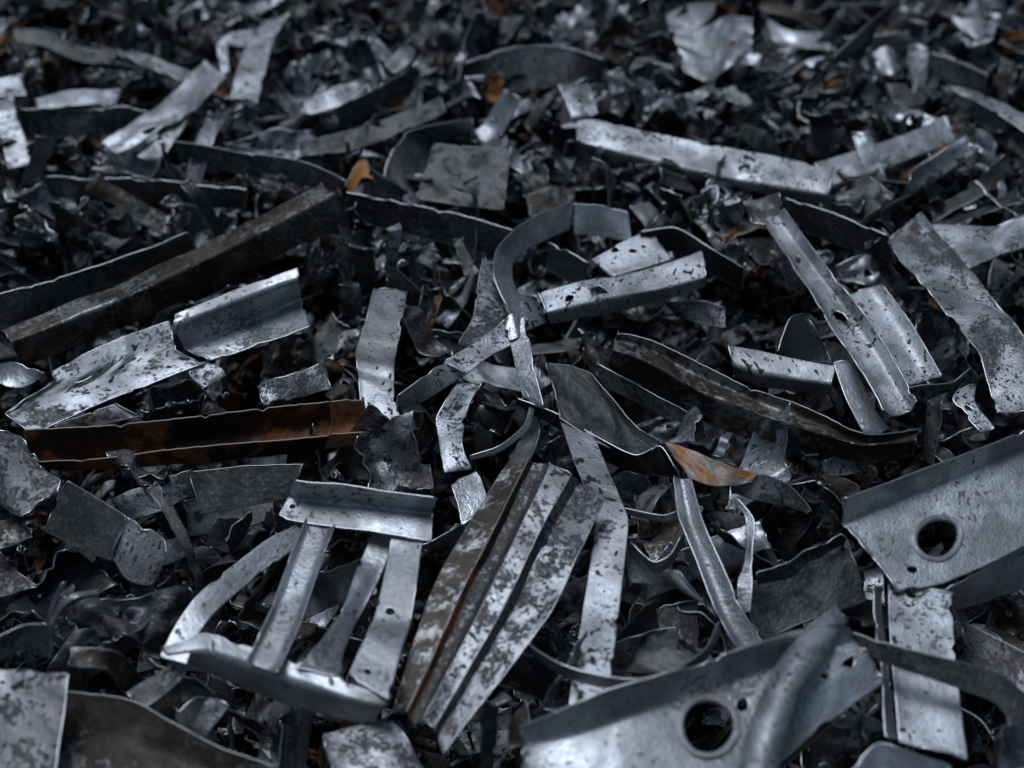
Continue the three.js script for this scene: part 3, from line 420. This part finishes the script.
piece('brown_strip', 'long weathered brown strip with a bright lip, bowing to the right', 'strip', 'brown', [
  [[616, 332, 5.8], [614, 340, 4.6], [612, 350, 5.2], [606, 364, 1]], [[652, 340, 6.2], [650, 350, 4.8], [646, 362, 5.4], [640, 384, 1]], [[716, 371, 6], [712, 382, 4.6], [706, 394, 5.2], [700, 420, 0.6]], [[760, 391, 5.6], [755, 400, 4.4], [749, 410, 4.8], [744, 438, 0.4]], [[800, 406, 5.4], [797, 415, 4.2], [790, 425, 4.6], [790, 450, 0]], [[866, 434, 4.8], [863, 439, 3.8], [860, 445, 4], [858, 466, 0]], [[918, 428, 4.4], [917, 434, 3.6], [916, 441, 3.8], [914, 456, 0.4]]], { crumple: 0.003, rag: 0.003, round: 0, grain: 1 });
piece('flanged_strip', 'dark sunken strip under the long weathered brown strip', 'strip', 'shadedZinc', [[[594, 362, 1.6], [602, 384, -0.6]], [[650, 392, 1.4], [656, 412, -0.6]], [[702, 420, 1], [706, 440, -1]]]);
assembly('folded_bracket', 'pale folded bracket ending in a rounded downward leg', 'bracket', [
  ['arm', 'galv', [[[728, 346, 5.4], [732, 366, 4.6], [733, 378, 2.2]], [[760, 352, 5.4], [762, 374, 4.6], [763, 386, 2.2]], [[800, 360, 5.4], [798, 380, 4.6], [798, 392, 2.2]], [[836, 366, 5.2], [832, 384, 4.6], [832, 396, 2.4]]], { crumple: 0.0022 }],
  ['leg', 'clean', [[[833, 364, 5.4], [845, 362, 5.6], [856, 372, 4.8]], [[846, 400, 4.2], [860, 400, 4.2], [872, 404, 3.6]], [[864, 434, 2.6], [876, 436, 2.4], [889, 428, 2]]], { crumple: 0.0014, curveV: 1 }],
]);
piece('crumpled_sheet', 'dark bent flap above the pale folded bracket', 'flap', 'dark', [[[778, 350, 5.6], [772, 366, 3.6]], [[790, 318, 7], [812, 362, 3.6]], [[806, 312, 7], [836, 362, 3.8]]], { crumple: 0.002 });
piece('trough_strip', 'long narrow trough with bright lips and dark stains, slanting down right', 'trough', 'galv', [
  [[760, 216, 8.4], [764, 219, 7.2], [778, 217, 7.2], [784, 208, 8.6]], [[790, 264, 7.8], [795, 268, 6.6], [811, 264, 6.6], [818, 254, 8]], [[822, 312, 7], [828, 316, 5.8], [846, 310, 5.8], [853, 300, 7.2]], [[852, 358, 6.2], [859, 362, 5], [878, 356, 5], [886, 346, 6.4]], [[884, 411, 5], [892, 416, 3.8], [911, 412, 3.8], [918, 402, 5.2]]], { crumple: 0.0022, step: 0.0045, rag: 0.0016, holes: [[797, 259, 6, 1.4, 0.4], [841, 316, 7, 1.6, 0.4]] });
piece('crumpled_sheet', 'small dark sheet corner at the head of the long trough', 'sheet', 'dark', [[[744, 204, 6], [752, 224, 5]], [[780, 196, 7], [788, 226, 6]]]);
piece('perforated_sheet', 'flecked pale plate with a rolled right edge beside long trough', 'plate', 'galv', [[[842, 297, 4.6], [868, 288, 4.6], [882, 284, 5.6]], [[870, 338, 4], [898, 328, 4], [912, 324, 5]], [[902, 388, 3], [928, 380, 3], [942, 376, 4]]], { crumple: 0.0018, holes: [[868, 352, 5, 1.4, 0.5], [912, 372, 4, 1, 0.4], [862, 305, 3]] });
piece('flanged_strip', 'dark upright strip joining the long trough to broad sheet', 'strip', 'shadedZinc', [[[784, 198, 6.6], [794, 228, 2.4]], [[830, 212, 6.8], [836, 244, 2.6]], [[888, 236, 6.6], [896, 264, 3]]], { crumple: 0.001, rag: 0.001 });
piece('broad_sheet', 'broad grey mottled sheet strip running down to the right edge', 'sheet', 'worn', [[[886, 240, 6.4], [904, 226, 7], [920, 214, 7.4]], [[902, 262, 6.2], [932, 254, 6.4], [952, 246, 6.8]], [[932, 298, 5.6], [960, 288, 6], [982, 284, 6.2]], [[977, 356, 4.8], [1004, 342, 5.2], [1030, 346, 5.4]], [[997, 414, 3.6], [1024, 416, 4], [1060, 404, 4.2]]], { crumple: 0.004, rag: 0.0035 });
piece('broad_sheet', 'pale crumpled sheet spreading beside the top of broad mottled sheet', 'sheet', 'galv', [[[924, 222, 5], [940, 250, 4.6], [962, 276, 4.2]], [[958, 226, 5.2], [966, 248, 4.8], [978, 266, 4.4]], [[994, 226, 5], [996, 244, 4.6], [1000, 256, 4.2]], [[1030, 214, 6], [1030, 232, 5], [1032, 246, 4.6]]], { crumple: 0.005, rag: 0.004 });
piece('bent_strip', 'small bright forked strip between broad sheet and holed plate', 'strip', 'galv', [[[960, 388, 3.6], [976, 384, 3.6]], [[952, 402, 3.2], [974, 404, 3.2]], [[980, 434, 2.4], [994, 430, 2.4]]], { holes: [[968, 408, 4, 1.4, 0.4]] });
piece('bent_strip', 'crooked narrow strip below the flecked pale plate', 'strip', 'grimy', [[[902, 392, 3], [904, 404, 1]], [[926, 386, 3.4], [930, 400, 1.4]], [[950, 382, 3.2], [950, 392, 1.4]], [[972, 366, 4], [978, 384, 2]]], { crumple: 0.004 });
piece('crumpled_sheet', 'small pale crumpled flake above the holed plate', 'flake', 'worn', [[[822, 462, 0.8], [826, 476, -0.4]], [[844, 452, 1.4], [850, 474, 0]], [[864, 458, 1], [862, 470, 0]]], { crumple: 0.004 });
// --- holed plates near the camera
assembly('holed_plate', 'big grey plate with a round rimmed hole at the right edge', 'plate', [
  ['plate', 'steel', [[[844, 500, 9.4], [842, 524, 6.4], [868, 556, 5.4], [896, 592, 4.4]], [[900, 478, 9.5], [900, 500, 6.6], [922, 538, 5.6], [940, 584, 4.4]], [[960, 456, 9.6], [960, 476, 6.8], [980, 516, 5.8], [984, 566, 4.6]], [[1024, 431, 9.7], [1024, 450, 7], [1040, 490, 6], [1036, 540, 4.8]], [[1100, 402, 9.9], [1100, 420, 7.2], [1110, 455, 6.2], [1110, 505, 5]]], { holes: [[938, 539, 24, 1.12], [912, 568, 6, 1.3, 0.3]], ring: 0.0038, round: 0, crumple: 0.0006, rag: 0.0022, step: 0.005, th: 0.002 }],
  ['lower_flange', 'steel', [[[918, 594, 4], [936, 602, 2]], [[960, 582, 4], [962, 608, 0.6]], [[1024, 546, 4.4], [1026, 588, 0.4]], [[1100, 510, 4.6], [1104, 556, 0.4]]], { crumple: 0.001 }],
]);
piece('speckled_strip', 'grimy pale strip hanging straight down below the big holed plate', 'strip', 'galv', [[[888, 582, 3.8], [951, 594, 3.8]], [[890, 630, 3.2], [953, 636, 3.2]], [[893, 676, 2.4], [957, 682, 2.4]], [[899, 744, 1.2], [967, 760, 1.2]]], { crumple: 0.002, rag: 0.002, holes: [[910, 594, 5, 1.6, 0.4]] });
piece('ribbon', 'thin upright edge strip left of the grimy pale strip', 'strip', 'clean', [[[873, 586, 4], [880, 588, 3]], [[874, 620, 3.4], [882, 626, 2]], [[880, 660, 3], [888, 662, 1.6]], [[886, 740, 1.6], [896, 742, 0]]], { crumple: 0.001 });
piece('dark_bar', 'dark flat bar crossing over the grimy pale strip', 'bar', 'plate', [[[850, 632, 6], [854, 646, 5]], [[888, 644, 6.4], [890, 664, 5.2]], [[950, 660, 6.4], [948, 684, 5]], [[1000, 674, 5.6], [994, 702, 4.2]], [[1030, 700, 4], [1016, 728, 3]]], { crumple: 0.002, rag: 0.001 });
assembly('holed_plate', 'long grey plate with a rimmed round hole at the bottom edge', 'plate', [
  ['plate', 'steel', [[[516, 728, 5.4], [522, 746, 4.4], [520, 775, 3.4], [520, 800, 2.6]], [[580, 700, 8], [586, 730, 5], [590, 775, 4], [592, 815, 3]], [[650, 678, 8.8], [656, 706, 5.6], [676, 760, 4.6], [684, 800, 3.6]], [[722, 655, 9], [728, 682, 5.8], [748, 728, 4.8], [756, 780, 3.6]], [[790, 632, 9], [800, 656, 6], [818, 690, 5], [818, 730, 3.8]], [[846, 622, 8], [856, 640, 6], [872, 656, 5.4], [884, 682, 4.2]]], { holes: [[707, 731, 21, 1.22], [744, 708, 6, 1.2, 0.3], [826, 676, 6, 1, 0.3], [848, 664, 7, 1.3, 0.4]], ring: 0.004, round: 0, crumple: 0.0022, rag: 0.003, th: 0.002 }],
]);
piece('rust_flake', 'brown rust-eaten sheet corner behind the curved tube', 'sheet', 'rust', [[[778, 724, 2.2], [772, 775, 1]], [[812, 704, 2.4], [818, 740, 1.4]], [[836, 698, 2.6], [838, 716, 2]]], { crumple: 0.004, rag: 0.004 });
piece('curved_tube', 'blurred curved half tube arching over the bottom holed plate', 'tube', 'galv', [[[732, 792, 7.4], [738, 793, 8.1], [752, 794, 8.55], [766, 795, 8.2], [772, 796, 7.4]], [[750, 724, 8.2], [756, 725, 8.9], [768, 728, 9.35], [780, 731, 9.0], [786, 732, 8.2]], [[774, 668, 8.6], [779, 671, 9.3], [789, 676, 9.75], [799, 681, 9.4], [804, 684, 8.6]], [[803, 631, 8.0], [807, 634, 8.7], [815, 640, 9.15], [823, 647, 8.8], [827, 650, 8.0]], [[837, 604, 6.6], [839, 607, 6.98], [843, 612, 7.23], [847, 617, 7.04], [849, 620, 6.6]]], { curveV: 1, crumple: 0.0014, rag: 0.001, step: 0.0045 });
piece('crumpled_sheet', 'bright blurred crumpled foil at the bottom edge', 'sheet', 'clean', [[[846, 775, 4], [852, 790, 3]], [[878, 742, 5], [886, 785, 3.4]], [[902, 750, 4.6], [916, 785, 3.2]], [[950, 766, 3.6], [955, 790, 3]]], { crumple: 0.005 });
piece('dark_plate', 'dark speckled crumpled sheet behind the curved tube', 'sheet', 'plate', [[[744, 584, 0.6], [760, 640, -2]], [[800, 560, 1], [812, 620, -2]], [[846, 536, 1.4], [868, 600, -1]]], { crumple: 0.006 });
piece('crumpled_sheet', 'low dark ragged sheet with a bright torn rim near hooped ribbon', 'sheet', 'grimy', [[[752, 572, 2.4], [756, 584, 0.6]], [[790, 562, 2.8], [796, 576, 0.8]], [[812, 548, 3], [818, 562, 1]], [[840, 530, 3], [842, 544, 1]]], { crumple: 0.005, rag: 0.004 });
piece('crumpled_sheet', 'dull sheet corner in the near right gap', 'sheet', 'grimy', [[[960, 620, -1], [964, 660, -3]], [[1000, 640, 0], [1000, 690, -2]], [[1036, 660, 0], [1034, 720, -2]]], { crumple: 0.006 });
piece('crumpled_sheet', 'brown-grey torn flake under the near end of ribbed plate', 'flake', 'brown', [[[506, 724, 0.4], [508, 750, -1]], [[528, 700, 1.6], [534, 742, 0]]], { crumple: 0.004 });
// --- far scrap
assembly('stained_strip', 'long pale stained strip with a torn upright tab at its left', 'strip', [
  ['web', 'galv', [[[560, 126, 6], [558, 136, 5], [560, 142, 3.4]], [[592, 120, 6.8], [592, 146, 5.4], [593, 153, 3.6]], [[660, 134, 6.8], [656, 162, 5.4], [657, 170, 3.6]], [[740, 150, 6.8], [734, 180, 5.4], [735, 188, 3.6]], [[834, 169, 6.8], [829, 196, 5.4], [829, 204, 3.6]]], { crumple: 0.0022, rag: 0.0022, holes: [[664, 158, 4, 1.4, 0.4], [706, 174, 4, 1.4, 0.4]] }],
  ['tab', 'galv', [[[557, 86, 9], [588, 78, 9]], [[566, 104, 7.6], [594, 100, 7.6]], [[572, 120, 6.6], [600, 116, 6.8]]], { holes: [[580, 102, 6, 1, 0.4]], rag: 0.006 }],
]);
piece('stained_strip', 'short pale stained strip with upturned dark tip right of long stained strip', 'strip', 'galv', [[[814, 164, 5.6], [832, 186, 4.6], [834, 193, 2.6]], [[858, 150, 6], [876, 172, 4.8], [878, 180, 2.8]], [[904, 134, 6.4], [920, 156, 5], [922, 162, 3]], [[946, 116, 7], [958, 142, 5.2], [960, 148, 3.2]]], { crumple: 0.002 });
piece('crumpled_sheet', 'bright smooth flap at the top of far crumpled sheet', 'flap', 'clean', [[[662, 16, 5.4], [668, 32, 4.4]], [[690, 3, 6], [700, 26, 5]], [[716, 3, 5.6], [712, 18, 5]]], { curveV: 1 });
piece('crumpled_sheet', 'pale far crumpled sheet with a dark dent', 'sheet', 'clean', [[[672, 32, 4.6], [678, 50, 3.6], [684, 72, 2.4]], [[704, 28, 5], [706, 52, 3.8], [708, 80, 2.4]], [[730, 16, 5.4], [730, 40, 4], [726, 68, 2.6]], [[753, 18, 5], [752, 36, 4], [752, 54, 3]]], { crumple: 0.005, holes: [[733, 44, 9, 1, 0.3]] });
piece('dark_strip', 'dark bluish bar leaning in far scrap beyond short stained strip', 'strip', 'dark', [[[908, -8, 9], [884, 16, 7], [880, 24, 5]], [[868, 24, 8], [866, 42, 6], [866, 52, 3]], [[820, 70, 4], [846, 62, 4], [850, 80, 1]]], { crumple: 0.001 });
piece('flanged_strip', 'dark edged strip with pale face running off the right edge', 'strip', 'worn', [[[950, 88, 5.6], [972, 90, 6], [950, 100, 2.4]], [[985, 108, 5.4], [1004, 104, 5.8], [982, 126, 2]], [[1040, 144, 5], [1050, 128, 5.4], [1036, 168, 1.4]]], { crumple: 0.003 });
piece('crumpled_sheet', 'warm grey flake standing above the short stained strip', 'flake', 'dusty', [[[884, 84, 6], [894, 108, 4]], [[906, 86, 6], [924, 106, 4]], [[912, 108, 4], [914, 118, 2.6]]], { crumple: 0.004 });
piece('crumpled_sheet', 'small rounded pale cap in far right scrap', 'flake', 'clean', [[[872, 54, 5], [880, 74, 3]], [[886, 46, 6], [892, 76, 3.4]], [[896, 54, 5], [898, 70, 3.4]]], { curveV: 1 });
piece('bent_strip', 'pale folded strip in far scrap left of dark bluish bar', 'strip', 'clean', [[[766, 18, 4.6], [770, 40, 3.6]], [[790, 30, 4.8], [794, 46, 3.6]], [[834, 32, 4.6], [830, 50, 3.4]]], { crumple: 0.003 });
piece('bent_strip', 'pale strip catching light in far right corner', 'strip', 'clean', [[[950, 14, 5], [956, 26, 4]], [[972, 18, 5], [976, 38, 4]], [[1000, 22, 4.6], [992, 40, 3.6]]], { crumple: 0.003 });
piece('flanged_strip', 'black strip with pale rim under far right corner scrap', 'strip', 'shadedZinc', [[[906, 46, 4], [908, 66, 0.4]], [[950, 58, 4], [950, 84, 0.4]], [[988, 76, 4], [984, 96, 0.4]]], {});
piece('bent_strip', 'pale end of a dark strip pointing to far middle', 'strip', 'galv', [[[300, 104, 4], [306, 116, 3]], [[330, 88, 5.2], [340, 106, 4]], [[362, 78, 5.6], [364, 90, 4.8]]], { holes: [[338, 94, 3]], curveV: 1 });
piece('flanged_strip', 'black side strip beneath the pale strip end in far middle', 'strip', 'shadedZinc', [[[332, 108, 3.6], [340, 128, 0]], [[372, 90, 4.8], [376, 112, 0.6]], [[406, 72, 5], [408, 90, 1]]]);
piece('crumpled_sheet', 'bright lozenge flake in far middle scrap', 'flake', 'clean', [[[384, 66, 4.6], [396, 74, 3.6]], [[398, 50, 5.2], [412, 60, 4.4]], [[408, 44, 5], [416, 48, 4.6]]]);
piece('flanged_strip', 'black arched plate beyond the stained strip tab', 'plate', 'shadedZinc', [[[462, 64, 4], [460, 84, 0]], [[512, 48, 5.6], [516, 92, 0]], [[560, 46, 5.6], [566, 84, 0.6]], [[606, 60, 4.4], [604, 76, 1]]], { crumple: 0.002 });
piece('bent_strip', 'small bright chip in front of the black arched plate', 'flake', 'clean', [[[504, 108, 4.6], [510, 120, 3.8]], [[530, 98, 5], [536, 106, 4.2]]]);
piece('crumpled_sheet', 'dark concave sheet left of the grey-brown square plate', 'sheet', 'shadedZinc', [[[380, 196, 2], [388, 214, 0]], [[388, 160, 5], [420, 204, 0.4]], [[408, 132, 6.6], [440, 150, 2]], [[470, 118, 6.4], [484, 146, 2.6]]], { crumple: 0.002 });
piece('bent_strip', 'brown-grey strip lying behind the dark concave sheet', 'strip', 'dusty', [[[296, 142, 4], [300, 156, 3]], [[350, 132, 4.6], [352, 150, 3.4]], [[400, 112, 5], [406, 130, 4]], [[440, 98, 4.6], [446, 112, 3.8]]], { crumple: 0.004 });
piece('stone_lump', 'pale knobbly lump beside the grey-brown square plate', 'lump', 'dusty', [[[514, 172, 4], [520, 196, 2]], [[530, 162, 5.4], [534, 196, 3]], [[548, 170, 5], [550, 196, 3]]], { crumple: 0.012, dent: 0.018 });
piece('rust_flake', 'tan rusty flake in front of the pale knobbly lump', 'flake', 'brown', [[[526, 196, 3.4], [530, 220, 1]], [[552, 186, 4], [556, 210, 2]], [[576, 184, 3.6], [576, 204, 2]]], { crumple: 0.006 });

// short names and places of the large pieces, for saying what a small one lies beside
const REFS = [[160, 115, 'perforated bracket'], [250, 55, 'hooked strip'], [20, 130, 'leaning strip end'], [85, 100, 'low dark flanged strip'], [65, 42, 'brown-grey far strip'], [240, 160, 'long dark flanged strip'], [430, 220, 'dark upright strip'], [145, 188, 'straight dark strip'], [80, 280, 'black strip'], [180, 270, 'long brown channel'], [250, 305, 'trough end'], [95, 380, 'dented open channel'],
  [290, 385, 'rough crumpled strip'], [190, 430, 'rusty trough'], [20, 470, 'rough pale sheet'], [105, 530, 'folded plate'], [245, 490, 'dark speckled plate'], [290, 600, 'rung frame'], [360, 745, 'sheet under the frame'], [140, 740, 'dark near channel'], [30, 715, 'blotchy near sheet'], [70, 605, 'arching wire'], [130, 610, 'glinting foil'], [380, 370, 'mottled bent strip'], [535, 245, 'ribbon loop'],
  [490, 290, 'torn blade'], [500, 350, 'kinked ribbon'], [625, 285, 'holed channel'], [630, 250, 'perforated sheet'], [465, 175, 'square plate'], [600, 410, 'crumpled grey plate'], [455, 430, 'crooked pale strip'], [500, 600, 'ribbed plate'], [605, 590, 'speckled strip'], [610, 680, 'steel hoop'], [705, 560, 'folded narrow strip'], [745, 555, 'twisted ribbon'], [710, 468, 'orange curl'], [770, 400, 'long weathered strip'],
  [785, 370, 'folded bracket'], [840, 310, 'long narrow trough'], [890, 335, 'flecked plate'], [960, 300, 'broad mottled sheet'], [980, 245, 'pale spreading sheet'], [935, 520, 'big holed plate'], [925, 660, 'grimy hanging strip'], [950, 670, 'dark flat bar'], [690, 720, 'bottom holed plate'], [790, 680, 'curved tube'], [805, 600, 'speckled crumpled sheet'], [700, 160, 'long stained strip'], [885, 150, 'short stained strip'],
  [712, 45, 'far crumpled sheet'], [862, 35, 'bluish leaning bar'], [985, 115, 'edge-running strip'], [905, 100, 'warm grey flake'], [800, 38, 'folded far strip'], [975, 28, 'corner strip'], [945, 68, 'rimmed black strip'], [335, 95, 'pale strip end'], [400, 60, 'lozenge flake'], [530, 68, 'arched plate'], [520, 108, 'bright chip'], [430, 140, 'concave dark sheet'], [370, 130, 'brown far strip'], [535, 180, 'knobbly lump'], [552, 203, 'tan flake']];
function beside(px, py) {
  let best = 1e9, r = null; for (const q of REFS) { const d = (q[0] - px) ** 2 + (1.5 * (q[1] - py)) ** 2; if (d < best) { best = d; r = q; } }
  const dx = px - r[0], dy = py - r[1], far = Math.sqrt(best) > 75 ? 'further ' : '';
  const v = dy < -12 ? 'above' : 'below', h = dx < 0 ? 'left' : 'right';
  return far + (Math.abs(dx) > 2.2 * Math.abs(dy) ? `${h} of` : Math.abs(dy) > 2.2 * Math.abs(dx) ? v : `${v} and ${h} of`) + ' the ' + r[2];
}

// ---------------------------------------------------------------- loose shards: short strips and flakes bent at random
function shardRows(kind) {
  const k = kind === 'ribbon' ? 6 : 3 + (rnd() * 3 | 0), L = kind === 'ribbon' ? rr(0.05, 0.10) : kind === 'strip' ? rr(0.05, 0.085) : rr(0.028, 0.055);
  const w = kind === 'ribbon' ? rr(0.006, 0.012) : kind === 'strip' ? rr(0.012, 0.022) : rr(0.02, 0.038);
  const c = new THREE.Vector3(), d = new THREE.Vector3(1, 0, 0), a = new THREE.Vector3(0, 0, 1), rows = [], curl = rr(-0.5, 0.5), torn = kind === 'flake';
  for (let i = 0; i < k; i++) {
    const n = d.clone().cross(a).normalize(), e = torn && (i === 0 || i === k - 1) ? rr(0.15, 0.9) : 1, wa = w * e * rr(torn ? 0.35 : 0.8, 1.15) / 2, wb = w * e * rr(torn ? 0.35 : 0.8, 1.2) / 2;
    rows.push([c.clone().addScaledVector(a, -wa).addScaledVector(d, torn ? gauss() * w * 0.2 : 0), c.clone().addScaledVector(n, gauss() * w * (torn ? 0.26 : 0.12)), c.clone().addScaledVector(a, wb).addScaledVector(d, gauss() * w * (torn ? 0.3 : 0.1)).addScaledVector(n, torn ? gauss() * w * 0.2 : 0)]);
    c.addScaledVector(d, L / (k - 1) * rr(0.6, 1.4));
    const bend = kind === 'ribbon' ? curl + gauss() * 0.25 : gauss() * 0.65; d.applyAxisAngle(a, bend).normalize(); a.applyAxisAngle(d, gauss() * 0.35).normalize();
  }
  const m = rows[k >> 1][1].clone(); for (const r of rows) for (const p of r) p.sub(m);
  return rows;
}
function shardGeometry(kind, step) {
  const holes = []; if (kind === 'flake' && rnd() < 0.5) for (let q = 0; q < 3; q++) holes.push([rr(0.2, 0.8), rr(0.25, 0.75), rr(2.5, 5), rr(1, 1.6), 0.4]);
  const g = sheet(shardRows(kind), { step, crumple: kind === 'flake' ? 0.005 : 0.002, dent: 0.018, rag: 0.004, th: 0.0016, beads: 2, sharp: kind !== 'ribbon', round: 0, flat: kind !== 'ribbon', holes, fraction: true });
  g.userData.kind = kind; return g;
}
const kinds = ['flake', 'flake', 'strip', 'flake', 'ribbon', 'flake', 'strip'];
const fine = [], coarse = [];
for (let i = 0; i < 40; i++) fine.push(shardGeometry(kinds[i % 7], 0.005));
for (let i = 0; i < 24; i++) coarse.push(shardGeometry(kinds[i % 7], 0.008));
// level of the loose scrap: near the surface at the back, sunk between the big pieces in front
const level = (x, z) => mix(-0.17, -0.012, sst(-0.02, -0.42, z)) + (noise(x * 6 + 40, z * 6 + 40, 81) - 0.5) * 0.10 + (noise(x * 15 + 40, z * 15 + 40, 82) - 0.5) * 0.045;
const lean = (t) => new THREE.Quaternion().setFromEuler(new THREE.Euler(gauss() * t, rr(0, 6.283), gauss() * t, 'XYZ'));
// bent strips and ribbons lying in the gaps between the big pieces
{
  const stock = []; for (let i = 0; i < 36; i++) {
    const kind = ['strip', 'flake', 'flake', 'ribbon', 'flake', 'strip'][i % 6], k = kind === 'flake' ? rr(1.7, 3.0) : rr(1.5, 2.2), R = shardRows(kind), holes = []; for (const r of R) for (const p of r) p.multiplyScalar(k);
    if (kind === 'flake') for (let q = 0; q < (i % 3) * 2; q++) holes.push([rr(0.15, 0.85), rr(0.2, 0.8), rr(2.5, 6), rr(1, 1.7), 0.4]);
    const g = sheet(R, { crumple: kind === 'flake' ? 0.007 : 0.003, dent: kind === 'flake' ? 0.028 : 0.035, rag: 0.004, beads: 3, sharp: kind === 'flake', round: kind === 'flake' ? 0 : 1, holes, fraction: true }); g.userData.kind = kind; stock.push(g);
  }
  const shades = ['dark', 'grimy', 'clean', 'worn', 'plate', 'brown', 'grimy', 'galv', 'worn', 'dusty', 'dark'], spots = []; let made = 0, tries = 0;
  while (made < 270 && tries++ < 20000) {
    const px = rr(0, 1024), py = made < 100 ? rr(5, 230) : rr(200, 750), far = py < 230;
    if (cover.has((px >> 3) + ',' + (py >> 3))) continue;
    const p = at([px, py, far ? rr(-1, 2.5) : rr(-10, -1)]); if (spots.some((s) => s.distanceTo(p) < (far ? 0.07 : 0.045))) continue; spots.push(p);
    const mat = shades[(rnd() * shades.length) | 0], g = stock[(rnd() * stock.length) | 0], m = mesh(numbered('scrap_offcut'), g, MAT[mat], scene); m.position.copy(p); m.quaternion.copy(lean(0.42));
    const tone = { clean: 'pale', galv: 'flecked pale', worn: 'mottled grey', grimy: 'grimy', dark: 'dark', brown: 'brown', dusty: 'dusty tan', plate: 'dark dusty' }[mat];
    const form = { strip: 'crooked strip offcut', ribbon: 'curled ribbon offcut', flake: 'crumpled torn sheet' }[g.userData.kind];
    tag(m, `${tone} ${form} ${beside(px, py)}`, 'offcut', `offcuts half buried ${beside(px, py)}`); made++;
  }
}
// the larger loose shards, one by one
{
  const shades = ['galv', 'worn', 'galv', 'dusty', 'clean', 'grimy', 'dark', 'worn', 'brown', 'galv', 'dusty', 'dark', 'clean', 'rust', 'galv', 'dusty'];
  let made = 0, tries = 0;
  const spots = [];
  while (made < 300 && tries++ < 20000) {
    const far = made < 235, px = rr(-10, 1034), py = far ? rr(4, 262) : rr(250, 760);
    if (cover.has((px >> 3) + ',' + (py >> 3)) || cover.has((px >> 3) + ',' + ((py + 8) >> 3))) continue;
    let p = at([px, py, far ? 0.5 : -9]); const h = level(p.x, p.z) + rr(0.004, far ? 0.03 : 0.022); p = at([px, py, h * 100]);
    const size = far ? mix(1.1, 2.8, rnd() * rnd()) : rr(0.7, 1.4);
    if (spots.some((s) => s.distanceTo(p) < 0.036)) continue;
    spots.push(p);
    const mat = shades[(rnd() * shades.length) | 0], g = fine[(rnd() * fine.length) | 0], form = { strip: 'bent strip bit', ribbon: 'curled sliver', flake: 'torn flake' }[g.userData.kind];
    const m = mesh(numbered('metal_shard'), g, MAT[mat], scene); m.position.copy(p); m.quaternion.copy(lean(far ? 0.5 : 0.6)); m.scale.setScalar(size);
    const tone = { galv: 'flecked pale', clean: 'smooth pale', worn: 'mottled grey', grimy: 'grimy', dark: 'dark', brown: 'brown', rust: 'rust orange', dusty: 'dusty tan' }[mat];
    tag(m, `small ${tone} ${form} ${beside(px, py)}`, 'shard', `small shards ${beside(px, py)}`);
    made++;
  }
  console.log('shards', made);
}
// everything smaller, down to the ground: uncountable
{
  const heap = new THREE.Group(); heap.name = 'loose_scrap'; heap.userData = { kind: 'stuff', label: 'loose heap of tiny dark and grey metal scraps filling every gap', category: 'scrap' }; scene.add(heap);
  const mixes = ['worn', 'grimy', 'dark', 'galv', 'dark', 'brown', 'worn', 'grimy', 'dark', 'plate', 'galv', 'rust', 'dark', 'dusty', 'clean', 'dark', 'brown', 'dusty'];
  const bins = new Map();
  for (let i = 0; i < 30000; i++) {
    const z = rr(-2.0, 0.95), half = 0.7 + (1.28 - z) * 0.42, x = rr(-half, half);
    const mat = mixes[(rnd() * mixes.length) | 0], key = mat + ':' + ((rnd() * coarse.length) | 0);
    if (!bins.has(key)) bins.set(key, []);
    bins.get(key).push([x, Math.max(-0.38, level(x, z) - rnd() * 0.2), z]);
  }
  for (const [key, L] of bins) {
    const [mat, k] = key.split(':'), im = new THREE.InstancedMesh(coarse[+k], MAT[mat][0], L.length); im.name = 'scrap_bits'; im.castShadow = im.receiveShadow = true;
    const m = new THREE.Matrix4(), c = new THREE.Color();
    L.forEach((p, i) => { const s = mix(0.5, 2.6, rnd() * rnd()) * (p[2] < -0.35 ? 1.3 : 1); m.compose(new THREE.Vector3(...p), lean(0.9), new THREE.Vector3(s, s, s)); im.setMatrixAt(i, m); const v = rr(0.65, 1); im.setColorAt(i, c.setRGB(v, v, v)); });
    heap.add(im);
  }
}

renderer.render(scene, camera);
